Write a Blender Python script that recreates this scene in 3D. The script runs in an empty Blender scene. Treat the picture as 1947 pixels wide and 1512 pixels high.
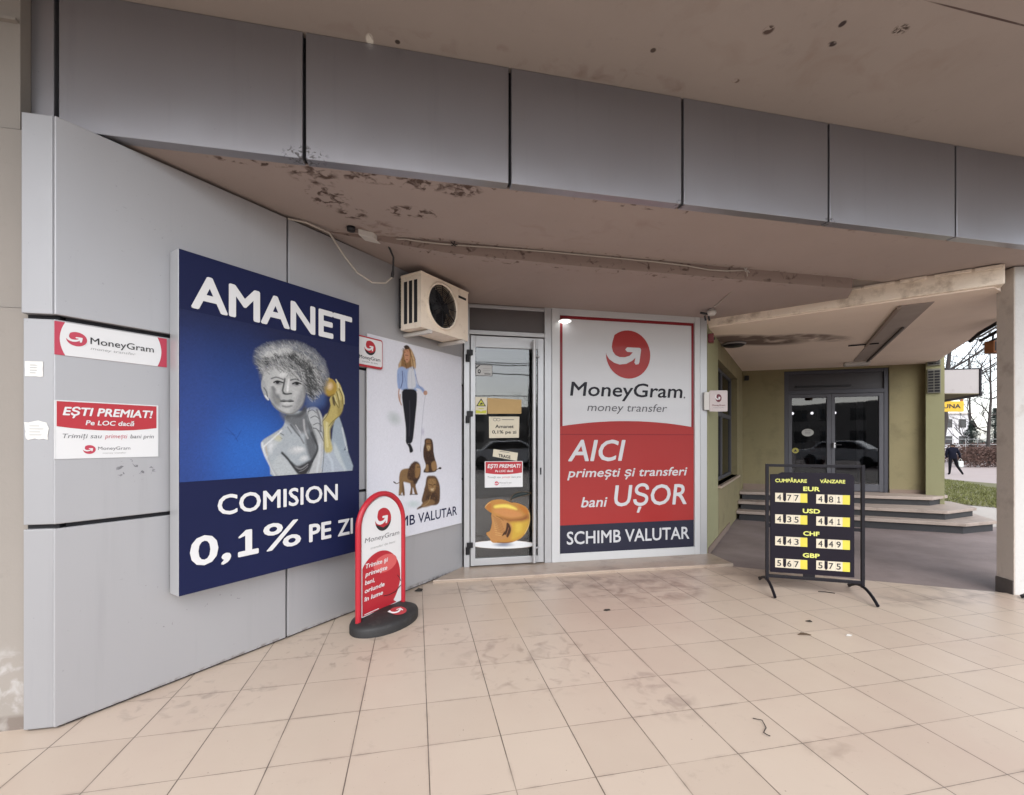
import bpy, bmesh, math, random
import numpy as np
from mathutils import Vector, Matrix
random.seed(7)
R = math.radians
SC = bpy.context.scene
COL = SC.collection

# ------------------------------------------------------------ camera, sky, sun, exposure
cam_d = bpy.data.cameras.new('camera'); cam = bpy.data.objects.new('camera', cam_d); COL.objects.link(cam)
cam.location = (0, 0, 1.44); cam.rotation_euler = (R(90), 0, R(-11.917))
cam_d.sensor_fit = 'HORIZONTAL'; cam_d.sensor_width = 36; cam_d.lens = 15.902; cam_d.shift_y = 0.0421
cam_d.clip_start = 0.05; cam_d.clip_end = 1500
SC.camera = cam
SUN_EL, SUN_AZ = R(43), R(188)          # azimuth clockwise from +Y: light comes from behind the camera
world = bpy.data.worlds.new('World'); SC.world = world; world.use_nodes = True
wn = world.node_tree; wbg = wn.nodes['Background']
sky = wn.nodes.new('ShaderNodeTexSky'); sky.sky_type = 'NISHITA'; sky.sun_disc = False
sky.sun_elevation = SUN_EL; sky.sun_rotation = SUN_AZ; sky.air_density = 1.0; sky.dust_density = 1.2; sky.ozone_density = 0.6
hsv = wn.nodes.new('ShaderNodeHueSaturation'); hsv.inputs['Saturation'].default_value = 0.35
wn.links.new(sky.outputs[0], hsv.inputs['Color']); wn.links.new(hsv.outputs[0], wbg.inputs['Color'])
wbg.inputs['Strength'].default_value = 0.15
sun_d = bpy.data.lights.new('sun', 'SUN'); sun_d.energy = 0.85; sun_d.angle = R(60); sun_d.color = (1, .965, .93)
sun = bpy.data.objects.new('sun', sun_d); COL.objects.link(sun)
sun.rotation_euler = (R(90) - SUN_EL, 0, math.pi - SUN_AZ + 0)
SC.view_settings.view_transform = 'Standard'; SC.view_settings.look = 'None'
SC.view_settings.gamma = 1; SC.view_settings.exposure = 1.44
try:
    SC.cycles.max_bounces = 8; SC.cycles.diffuse_bounces = 5; SC.cycles.glossy_bounces = 4
    SC.cycles.transparent_max_bounces = 12; SC.cycles.sample_clamp_indirect = 6
    SC.cycles.use_denoising = True
    SC.cycles.caustics_reflective = False; SC.cycles.caustics_refractive = False
except Exception: pass

# ------------------------------------------------------------ materials
def s2l(c):
    return tuple(((v/255+.055)/1.055)**2.4 if v > 10 else v/255/12.92 for v in c)
MATS = {}
def nodes_of(name):
    m = bpy.data.materials.new(name); m.use_nodes = True; MATS[name] = m
    nt = m.node_tree; return m, nt, nt.nodes['Principled BSDF']
def N(nt, t, **kw):
    n = nt.nodes.new(t)
    for k, v in kw.items():
        if k.startswith('i_'): n.inputs[int(k[2:]) if k[2:].isdigit() else k[2:]].default_value = v
        else: setattr(n, k, v)
    return n
def math_n(nt, op, a, b=None, clamp=False):
    n = nt.nodes.new('ShaderNodeMath'); n.operation = op; n.use_clamp = clamp
    for i, v in enumerate((a, b)):
        if v is None: continue
        if isinstance(v, (int, float)): n.inputs[i].default_value = v
        else: nt.links.new(v, n.inputs[i])
    return n.outputs[0]
def mix(nt, fac, a, b, blend='MIX'):
    n = nt.nodes.new('ShaderNodeMix'); n.data_type = 'RGBA'; n.blend_type = blend
    for sock, v in ((n.inputs[0], fac), (n.inputs[6], a), (n.inputs[7], b)):
        if isinstance(v, (int, float)): sock.default_value = v
        elif isinstance(v, tuple): sock.default_value = (*v[:3], 1)
        else: nt.links.new(v, sock)
    return n.outputs[2]
def noise(nt, scale, detail=4, rough=.55, coord='Object', dist=0, stretch=None):
    tc = nt.nodes.new('ShaderNodeTexCoord'); n = nt.nodes.new('ShaderNodeTexNoise')
    n.inputs['Scale'].default_value = scale; n.inputs['Detail'].default_value = detail
    n.inputs['Roughness'].default_value = rough; n.inputs['Distortion'].default_value = dist
    src = tc.outputs[coord]
    if stretch:
        mp = nt.nodes.new('ShaderNodeMapping'); mp.inputs['Scale'].default_value = stretch
        nt.links.new(src, mp.inputs['Vector']); src = mp.outputs[0]
    nt.links.new(src, n.inputs['Vector']); return n.outputs['Fac']
def ramp(nt, src, lo, hi):
    n = nt.nodes.new('ShaderNodeMapRange'); n.inputs[1].default_value = lo; n.inputs[2].default_value = hi
    nt.links.new(src, n.inputs[0]); return n.outputs[0]
def blotch(nt, loc, size, nscale, lo, hi):
    """noise patches kept inside an ellipsoid: a stain with a shape of its own (world metres)"""
    geo = nt.nodes.new('ShaderNodeNewGeometry'); mp = nt.nodes.new('ShaderNodeMapping'); mp.vector_type = 'TEXTURE'
    mp.inputs['Location'].default_value = loc; mp.inputs['Scale'].default_value = size
    g = nt.nodes.new('ShaderNodeTexGradient'); g.gradient_type = 'SPHERICAL'
    nt.links.new(geo.outputs['Position'], mp.inputs['Vector']); nt.links.new(mp.outputs[0], g.inputs['Vector'])
    nz = nt.nodes.new('ShaderNodeTexNoise'); nz.inputs['Scale'].default_value = nscale; nz.inputs['Detail'].default_value = 5
    nz.inputs['Distortion'].default_value = .6
    nt.links.new(geo.outputs['Position'], nz.inputs['Vector'])
    a = ramp(nt, nz.outputs['Fac'], lo, hi)
    e = math_n(nt, 'MULTIPLY', g.outputs['Fac'], 3.0, True)
    return math_n(nt, 'MULTIPLY', a, e, True)
ALB = .78
def mat(name, c, rough=.5, metal=0, var=.12, nscale=6, bump=0, bscale=80, spec=.5, coat=0, emit=None, dirt=None):
    if name in MATS: return MATS[name]
    m, nt, b = nodes_of(name); c = tuple(v*ALB for v in c)
    if dirt: dirt = (*dirt[:3], tuple(v*ALB for v in dirt[3]))
    dark = tuple(v*(1-var) for v in c); light = tuple(min(1, v*(1+var*.6)) for v in c)
    f = noise(nt, nscale, 5)
    colr = mix(nt, f, dark, light)
    if dirt:
        d = ramp(nt, noise(nt, dirt[0], 6, .65), dirt[1], dirt[2])
        colr = mix(nt, d, colr, dirt[3])
    nt.links.new(colr, b.inputs['Base Color'])
    rr = nt.nodes.new('ShaderNodeMapRange'); rr.inputs[3].default_value = max(0, rough-.06); rr.inputs[4].default_value = min(1, rough+.06)
    nt.links.new(noise(nt, nscale*2.3, 3), rr.inputs[0]); nt.links.new(rr.outputs[0], b.inputs['Roughness'])
    b.inputs['Metallic'].default_value = metal; b.inputs['Specular IOR Level'].default_value = spec
    b.inputs['Coat Weight'].default_value = coat; b.inputs['Coat Roughness'].default_value = .04
    if bump:
        bp = nt.nodes.new('ShaderNodeBump'); bp.inputs['Strength'].default_value = bump; bp.inputs['Distance'].default_value = .01
        nt.links.new(noise(nt, bscale, 5, .6), bp.inputs['Height']); nt.links.new(bp.outputs[0], b.inputs['Normal'])
    if emit:
        b.inputs['Emission Color'].default_value = (*emit[0], 1); b.inputs['Emission Strength'].default_value = emit[1]
    return m
def clad(name, c, rough, metal, marks=()):
    m, nt, b = nodes_of(name); c = tuple(v*ALB for v in c)
    col = mix(nt, noise(nt, 1.2, 4, .55, stretch=(1, 1, .25)), tuple(v*.93 for v in c), tuple(v*1.05 for v in c))
    st = ramp(nt, noise(nt, 9, 5, .65, stretch=(1, 1, .06)), .56, .80); col = mix(nt, math_n(nt, 'MULTIPLY', st, .22), col, tuple(v*.62 for v in c))      # run-off streaks
    sp = ramp(nt, noise(nt, 45, 3, .6), .70, .74); col = mix(nt, math_n(nt, 'MULTIPLY', sp, .35), col, tuple(v*.5 for v in c))
    for loc, size, ns, lo, hi, cc in marks: col = mix(nt, math_n(nt, 'MULTIPLY', blotch(nt, loc, size, ns, lo, hi), .75), col, cc)
    nt.links.new(col, b.inputs['Base Color']); b.inputs['Metallic'].default_value = metal
    rr = nt.nodes.new('ShaderNodeMapRange'); rr.inputs[3].default_value = rough-.07; rr.inputs[4].default_value = rough+.10
    nt.links.new(noise(nt, 2.2, 6, .7), rr.inputs[0]); nt.links.new(rr.outputs[0], b.inputs['Roughness'])
    bp = nt.nodes.new('ShaderNodeBump'); bp.inputs['Strength'].default_value = .10; bp.inputs['Distance'].default_value = .02
    nt.links.new(noise(nt, 1.7, 2), bp.inputs['Height']); nt.links.new(bp.outputs[0], b.inputs['Normal'])
    return m
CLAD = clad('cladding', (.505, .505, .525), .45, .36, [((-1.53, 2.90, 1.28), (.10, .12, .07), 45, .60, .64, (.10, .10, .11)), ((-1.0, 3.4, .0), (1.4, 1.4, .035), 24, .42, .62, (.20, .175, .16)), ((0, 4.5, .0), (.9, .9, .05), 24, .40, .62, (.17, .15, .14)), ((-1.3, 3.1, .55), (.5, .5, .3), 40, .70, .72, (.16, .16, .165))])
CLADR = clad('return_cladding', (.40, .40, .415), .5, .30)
CLADF = clad('fascia_cladding', (.435, .435, .47), .30, .72, [((-.63, 2.8, 3.08), (.14, .1, .07), 40, .52, .60, (.05, .04, .035)), ((1.79, 2.8, 3.07), (.06, .1, .03), 40, .5, .6, (.06, .05, .045)), ((3.0, 2.8, 3.07), (.06, .1, .03), 40, .5, .6, (.06, .05, .045))])
JOINT = mat('joint_black', (.012, .012, .016), .8)
ALU = mat('painted_aluminium', (.56, .565, .58), .35, .35, .05, 4)
ALUW = mat('white_frame', (.68, .69, .70), .4, .1, .04, 4)
NAVY = mat('navy_print', (.013, .018, .070), .5, 0, .10, 3, spec=.14)
WHITE = mat('white_print', (.86, .865, .875), .45, 0, .03, 3)
WHITEW = mat('white_vinyl_behind_glass', (.68, .69, .715), .5, 0, .03, 3, coat=.14, spec=.3)
REDW = mat('red_vinyl_behind_glass', (.40, .030, .028), .5, 0, .06, 2, coat=.14, spec=.3)
DREDW = mat('dark_red_vinyl_behind_glass', (.25, .012, .02), .5, 0, .05, 2, coat=.14, spec=.3)
NAVYW = mat('navy_vinyl_behind_glass', (.017, .018, .040), .5, 0, .06, 2, coat=.14, spec=.3)
INKW = mat('black_vinyl_behind_glass', (.010, .008, .016), .5, 0, .06, 2, coat=.10, spec=.2)
GREYW = mat('grey_vinyl_behind_glass', (.13, .13, .145), .5, 0, .06, 2, coat=.10, spec=.2)
RED = mat('red_print', (.52, .020, .035), .4, 0, .06, 4)
PINKRED = mat('faded_red_print', (.58, .05, .095), .45, 0, .08, 6)
INK = mat('black_ink', (.015, .015, .018), .5)
GREYINK = mat('grey_ink', (.16, .16, .17), .6)
LGREYINK = mat('pale_grey_ink', (.42, .42, .42), .6)
PAPER = mat('paper', (.80, .79, .76), .8, 0, .05, 20)
CREAM = mat('cream_paper', (.76, .70, .55), .8, 0, .06, 20)
CARD = mat('brown_card', (.56, .38, .17), .85, 0, .08, 12)
YELLOW = mat('yellow_print', (.80, .68, .05), .5, 0, .05, 8)
LIME = mat('lime_print', (.62, .62, .06), .6)
BLACKP = mat('black_plastic', (.011, .010, .013), .45, 0, .1, 10, spec=.3)
BLACKM = mat('black_painted_steel', (.010, .009, .014), .45, 0, .1, 10, spec=.25)
BOARDB = mat('black_board', (.012, .009, .018), .5, 0, .1, 8, spec=.18)
RUBBER = mat('black_rubber', (.022, .021, .022), .6, 0, .15, 12, .1, 200, dirt=(9, .55, .8, (.07, .065, .06)))
REDTUBE = mat('red_painted_tube', (.52, .018, .035), .4, 0, .06, 6)
BEIGEP = mat('beige_plastic', (1.06, .93, .77), .45, 0, .08, 5, dirt=(7, .55, .9, (.50, .38, .26)))
DARKGRILL = mat('dark_grille', (.018, .018, .024), .5, .3)
FANBLADE = mat('grey_fan', (.05, .05, .055), .5)
STEEL = mat('brushed_steel', (.60, .60, .61), .42, .55, .05, 20)
WHITEP = mat('white_plastic', (.72, .70, .66), .4, 0, .05, 10)
CABLEW = mat('grey_white_cable', (.55, .50, .44), .6)
CABLEB = mat('black_cable', (.012, .011, .014), .5)
TRANSOM = mat('brown_grey_panel', (.10, .085, .085), .5, 0, .1, 4)
DARKFRAME = mat('dark_grey_aluminium', (.055, .055, .07), .5, .1)
GREYFRAME = mat('grey_aluminium', (.085, .085, .10), .5, .1)
GREEN = mat('green_render', (.285, .245, .130), .85, 0, .14, 3, .25, 60, dirt=(2.2, .52, .8, (.18, .15, .08)))
LINTEL = mat('beige_render', (1.04, .92, .77), .88, 0, .12, 3, .25, 40, dirt=(6, .48, .70, (.56, .46, .36)))
SKIRT = mat('brown_skirting', (.27, .20, .16), .8, 0, .15, 6)
TREAD = mat('stone_tread', (.44, .36, .31), .6, 0, .12, 9, .1, 80, dirt=(3, .5, .8, (.24, .19, .16)))
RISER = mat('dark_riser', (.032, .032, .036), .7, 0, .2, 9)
PILLARW = mat('white_rough_render', (.66, .65, .63), .9, 0, .06, 4, .35, 35, dirt=(5, .56, .8, (.46, .42, .38)))
PILLARSHADE = mat('shaded_render', (.60, .53, .47), .9, 0, .15, 4, .35, 35, dirt=(4, .5, .8, (.32, .27, .235)))  # pillar's inner side: its shade is put into the colour, over real dirt
BARK = mat('bark', (.055, .045, .042), .9, 0, .3, 8, .4, 30)
NEEDLE = mat('spruce_needles', (.035, .055, .045), .8, 0, .4, 3)
GRASSB = mat('grass_blades', (.17, .18, .05), .8, 0, .4, 5)
LAWN = mat('lawn_soil', (.15, .14, .055), .95, 0, .3, 3, .4, 20)
PATHM = mat('pink_pavers', (.42, .35, .33), .85, 0, .12, 1.2, .1, 20)
HEDGEM = mat('bare_hedge_twigs', (.13, .075, .06), .95, 0, .3, 5)
JACKET = mat('navy_jacket', (.009, .010, .02), .9, spec=.1)
TROUS = mat('black_trousers', (.009, .009, .012), .9, spec=.1)
SKIN = mat('skin', (.42, .25, .18), .6)
HAIR = mat('dark_hair', (.02, .017, .015), .7)
BAG = mat('white_bag', (.75, .80, .76), .6)
SIGNPINK = mat('white_acrylic_sign', (.42, .39, .385), .4, 0, .06, 2, dirt=(4, .6, .85, (.30, .26, .25)))
UNDERS = mat('sign_underside', (.20, .17, .10), .7)
YSIGN = mat('yellow_sign', (.75, .45, .02), .5)
RUST = mat('rusty_orange', (.32, .12, .04), .7, 0, .3, 20)
ROOMW = mat('dim_room_wall', (.38, .33, .31), .9)
ROOMD = mat('dim_furniture', (.06, .05, .05), .6)
CARW = mat('white_car_paint', (.72, .73, .75), .25, 0, .02, 2, coat=1)
CARD2 = mat('silver_car_paint', (.38, .40, .43), .25, .5, .02, 2, coat=1)
CGLASS = mat('car_glass', (.02, .022, .025), .06)
TYRE = mat('tyre_rubber', (.02, .02, .02), .8)
FACADE = mat('grey_facade', (.34, .32, .30), .9, 0, .1, .5)
WINDARK = mat('dark_window', (.03, .033, .04), .15)
GLINT = mat('glint_glow', (1, 1, 1), .5, emit=((1, .98, .95), 1.0))  # glow of the oval reflection on the display window, not a real lamp
BULB = mat('lit_bulb', (1, .95, .9), .5, emit=((1, .93, .86), 3.0))
LITTER = mat('dark_litter', (.03, .025, .022), .9)
LEAFM = mat('dry_leaf', (.13, .085, .05), .9)

def plaster(name, c, blots=()):
    m, nt, b = nodes_of(name)
    base = mix(nt, noise(nt, 1.1, 6, .6), tuple(v*.88 for v in c), tuple(v*1.08 for v in c))
    base = mix(nt, math_n(nt, 'MULTIPLY', ramp(nt, noise(nt, 7, 8, .7), .60, .78), .35), base, tuple(v*.55 for v in c))
    for loc, size, ns, lo, hi, cc in blots:
        base = mix(nt, blotch(nt, loc, size, ns, lo, hi), base, cc)
    nt.links.new(base, b.inputs['Base Color']); b.inputs['Roughness'].default_value = .9; b.inputs['Specular IOR Level'].default_value = .25
    bp = nt.nodes.new('ShaderNodeBump'); bp.inputs['Strength'].default_value = .25; bp.inputs['Distance'].default_value = .01
    h = math_n(nt, 'ADD', noise(nt, 2.5, 3), math_n(nt, 'MULTIPLY', noise(nt, 45, 6, .7), .35))
    nt.links.new(h, bp.inputs['Height']); nt.links.new(bp.outputs[0], b.inputs['Normal'])
    return m
MOLD = (.095, .066, .056)
CEIL = plaster('canopy_concrete', (.375, .325, .295), [((2.36, 2.12, 3.8), (.020, .026, .3), 8, .0, .1, (.06, .045, .045)), ((2.42, 2.24, 3.8), (.030, .022, .3), 30, .3, .5, (.06, .045, .045)),
    ((2.72, 2.08, 3.8), (.05, .04, .3), 40, .45, .55, (.08, .06, .05)), ((1.98, 2.24, 3.8), (.035, .035, .3), 36, .42, .5, (.10, .07, .06)), ((2.05, 2.6, 3.8), (.03, .02, .3), 36, .4, .5, (.15, .11, .09)),
    ((-.27, 2.78, 3.8), (.025, .05, .3), 24, .3, .4, (.80, .77, .70)), ((-.11, 2.76, 3.8), (.018, .018, .3), 20, .2, .4, (.07, .055, .05)), ((3.12, 1.915, 3.8), (.5, .007, .3), 6, .2, .4, (.10, .07, .065)), ((1.4, 2.5, 3.8), (.02, .02, .3), 20, .2, .4, (.09, .07, .06)),
    ((2.3, 2.2, 3.8), (1.2, .45, .3), 4, .5, .8, (.31, .25, .215)), ((.8, 2.72, 3.8), (1.6, .08, .3), 6, .5, .75, (.27, .21, .185))])
SOFF = plaster('soffit_concrete', (.38, .32, .295), [((-.62, 2.98, 3.07), (.16, .13, .3), 17, .47, .62, MOLD),
    ((-.28, 2.93, 3.07), (.22, .08, .3), 17, .47, .62, MOLD), ((.02, 2.94, 3.07), (.20, .09, .3), 17, .48, .62, MOLD), ((.28, 2.96, 3.07), (.16, .10, .3), 19, .46, .60, MOLD),
    ((-.58, 3.22, 3.07), (.16, .16, .3), 20, .53, .64, MOLD), ((-.45, 3.42, 3.07), (.12, .10, .3), 18, .50, .62, MOLD),
    ((-.03, 3.32, 3.07), (.22, .10, .3), 18, .50, .62, MOLD), ((-.95, 2.91, 3.07), (.25, .04, .3), 18, .5, .62, MOLD),
    ((-.30, 3.62, 3.07), (.30, .14, .3), 9, .5, .68, (.20, .14, .125)), ((1.2, 3.735, 3.07), (3.4, .05, .3), 14, .56, .68, (.14, .095, .08)),
    ((2.0, 2.90, 3.07), (2.6, .04, .3), 13, .60, .70, MOLD), ((1.3, 3.3, 3.07), (.9, .3, .3), 4, .55, .8, (.30, .235, .21))])
RISERM = plaster('soffit_step_concrete', (.27, .21, .185), [((1.4, 3.75, 3.0), (3, .3, .3), 13, .58, .70, MOLD)])
SOFFR = plaster('rear_soffit_concrete', (.35, .29, .268), [((1.2, 3.8, 2.97), (2.6, .08, .3), 14, .58, .7, (.12, .08, .07))])
ANNEX = plaster('annex_ceiling_paint', (.86, .74, .64), [((4.7, 5.6, 2.87), (.9, .35, .3), 3, .25, .5, (.20, .15, .125)), ((5.4, 5.3, 2.87), (.7, .25, .3), 4, .35, .6, (.27, .21, .18))])
BEIGEW = plaster('beige_wall_plaster', (.27, .245, .22), [((-1.99, 2.7, .22), (.10, .3, .22), 16, .48, .66, (.37, .35, .335)), ((-1.97, 2.7, .02), (.3, .3, .06), 12, .3, .5, (.18, .15, .13))])

def tile_mat():
    m, nt, b = nodes_of('beige_floor_tiles')
    geo = nt.nodes.new('ShaderNodeNewGeometry'); mp = nt.nodes.new('ShaderNodeMapping')
    PX, PY = .3485, .3525
    mp.inputs['Location'].default_value = (-.0535/PX, -1.82/PY, 0); mp.inputs['Scale'].default_value = (1/PX, 1/PY, 1)
    nt.links.new(geo.outputs['Position'], mp.inputs['Vector'])
    sep = nt.nodes.new('ShaderNodeSeparateXYZ'); nt.links.new(mp.outputs[0], sep.inputs[0])
    def edge(s):
        f = math_n(nt, 'FRACT', s); return math_n(nt, 'MINIMUM', f, math_n(nt, 'SUBTRACT', 1.0, f))
    ex, ey = edge(sep.outputs[0]), edge(sep.outputs[1])
    # grout: lines running away are darker and a bit wider than the cross lines; filled with dirt unevenly
    nz = noise(nt, 1.3, 5, .6, 'Object'); nz2 = noise(nt, 9, 4, .6, 'Object')
    wx = math_n(nt, 'ADD', .0036, math_n(nt, 'MULTIPLY', nz, .007)); wy = math_n(nt, 'ADD', .0016, math_n(nt, 'MULTIPLY', nz2, .007))
    gx = math_n(nt, 'LESS_THAN', ex, wx); gy = math_n(nt, 'MULTIPLY', math_n(nt, 'LESS_THAN', ey, wy), .75)
    g = math_n(nt, 'MAXIMUM', gx, gy)
    g = math_n(nt, 'MULTIPLY', g, ramp(nt, noise(nt, 2.0, 4, .6), .22, .48))
    cell = nt.nodes.new('ShaderNodeVectorMath'); cell.operation = 'FLOOR'; nt.links.new(mp.outputs[0], cell.inputs[0])
    wh = nt.nodes.new('ShaderNodeTexWhiteNoise'); wh.noise_dimensions = '2D'; nt.links.new(cell.outputs[0], wh.inputs['Vector'])
    base = mix(nt, wh.outputs['Value'], (.432, .35, .283), (.482, .398, .325))
    base = mix(nt, math_n(nt, 'MULTIPLY', noise(nt, 3.1, 7, .65), .5), base, (.52, .435, .355))
    base = mix(nt, math_n(nt, 'MULTIPLY', ramp(nt, noise(nt, .9, 4, .6), .45, .75), .45), base, (.42, .315, .262))
    sm = ramp(nt, noise(nt, 5.5, 9, .72), .60, .80)          # scuffs
    base = mix(nt, math_n(nt, 'MULTIPLY', sm, .38), base, (.20, .15, .13))
    sp = ramp(nt, noise(nt, 38, 3, .5), .735, .76)            # specks
    base = mix(nt, math_n(nt, 'MULTIPLY', sp, .6), base, (.12, .09, .08))
    for loc, size, ns, lo, hi, cc in [((2.15, 4.0, 0), (.75, .40, .3), 6, .42, .62, (.17, .115, .095)), ((1.55, 4.35, 0), (1.6, .22, .3), 7, .42, .6, (.20, .15, .125)),
        ((.75, 2.9, 0), (.55, .5, .3), 9, .52, .62, (.24, .18, .15)), ((1.35, 2.35, 0), (.2, .3, .3), 10, .46, .58, (.26, .2, .17)), ((3.2, 4.25, 0), (1.3, .5, .3), 5, .46, .7, (.24, .175, .15)),
        ((-.3, 3.35, 0), (.9, .4, .3), 11, .55, .64, (.22, .17, .14)), ((-1.2, 2.85, 0), (.5, .25, .3), 12, .55, .62, (.25, .2, .17)), ((1.9, 1.75, 0), (.16, .12, .3), 9, .45, .6, (.32, .25, .20)), ((5.0, 3.3, 0), (1.2, .3, .3), 6, .4, .65, (.2, .16, .14))]:
        base = mix(nt, math_n(nt, 'MULTIPLY', blotch(nt, loc, size, ns, lo, hi+.10), .66), base, cc)
    halo = math_n(nt, 'MULTIPLY', ramp(nt, math_n(nt, 'MINIMUM', ex, ey), .05, .0), ramp(nt, noise(nt, 4.5, 6, .7), .48, .72))   # grime gathered along the joints
    base = mix(nt, math_n(nt, 'MULTIPLY', halo, .55), base, (.19, .145, .12))
    fl = ramp(nt, noise(nt, 95, 2, .5), .72, .75); base = mix(nt, math_n(nt, 'MULTIPLY', fl, .35), base, (.16, .12, .10))
    base = mix(nt, math_n(nt, 'MULTIPLY', g, .9), base, (.075, .055, .045))
    nt.links.new(base, b.inputs['Base Color'])
    rg = nt.nodes.new('ShaderNodeMapRange'); rg.inputs[3].default_value = .27; rg.inputs[4].default_value = .50
    nt.links.new(noise(nt, 4, 6, .65), rg.inputs[0]); nt.links.new(rg.outputs[0], b.inputs['Roughness'])
    b.inputs['Specular IOR Level'].default_value = .42
    bp = nt.nodes.new('ShaderNodeBump'); bp.inputs['Strength'].default_value = .35; bp.inputs['Distance'].default_value = .004
    hh = math_n(nt, 'SUBTRACT', math_n(nt, 'MULTIPLY', wh.outputs['Value'], .25), g)
    nt.links.new(math_n(nt, 'ADD', hh, math_n(nt, 'MULTIPLY', noise(nt, 2.2, 2), .8)), bp.inputs['Height']); nt.links.new(bp.outputs[0], b.inputs['Normal'])
    return m
TILE = tile_mat()
ASPH = mat('worn_asphalt', (.25, .20, .19), .75, 0, .2, 1.6, .25, 90, dirt=(1.1, .42, .72, (.35, .285, .275)))
MARBLE = mat('beige_marble', (.50, .40, .32), .35, 0, .22, 7, dirt=(3.5, .52, .75, (.26, .19, .15)))
KERB = mat('pale_concrete', (.52, .48, .44), .9, 0, .12, 4, .2, 40)
GROUND = mat('grey_ground', (.20, .18, .17), .9, 0, .15, .6)
def vcol_mat(name, rough=.4, coat=.15):
    m, nt, b = nodes_of(name)
    a = nt.nodes.new('ShaderNodeVertexColor'); a.layer_name = 'print'
    f = noise(nt, 60, 3); c = mix(nt, math_n(nt, 'MULTIPLY', f, .06), a.outputs['Color'], (.02, .02, .02))
    nt.links.new(c, b.inputs['Base Color']); b.inputs['Roughness'].default_value = .5; b.inputs['Specular IOR Level'].default_value = .22
    return m
PRINT = vcol_mat('printed_picture'); PRINTM = vcol_mat('printed_sticker', .4, .3)
def glass_mat(name, ior, tint):
    m, nt, b = nodes_of(name); nt.nodes.remove(b)
    out = nt.nodes['Material Output']; tr = nt.nodes.new('ShaderNodeBsdfTransparent'); tr.inputs[0].default_value = (*tint, 1)
    gl = nt.nodes.new('ShaderNodeBsdfGlossy'); gl.inputs['Roughness'].default_value = .015
    bp = nt.nodes.new('ShaderNodeBump'); bp.inputs['Strength'].default_value = .06; bp.inputs['Distance'].default_value = .02
    nt.links.new(noise(nt, 1.3, 2), bp.inputs['Height']); nt.links.new(bp.outputs[0], gl.inputs['Normal'])
    fr = nt.nodes.new('ShaderNodeFresnel'); fr.inputs[0].default_value = ior
    mx = nt.nodes.new('ShaderNodeMixShader'); nt.links.new(fr.outputs[0], mx.inputs[0])
    nt.links.new(tr.outputs[0], mx.inputs[1]); nt.links.new(gl.outputs[0], mx.inputs[2]); nt.links.new(mx.outputs[0], out.inputs['Surface'])
    return m
GLASS = glass_mat('door_glass', 1.78, (.78, .79, .79))
GLASSD = glass_mat('dark_glass', 1.62, (.40, .41, .44))

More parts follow.
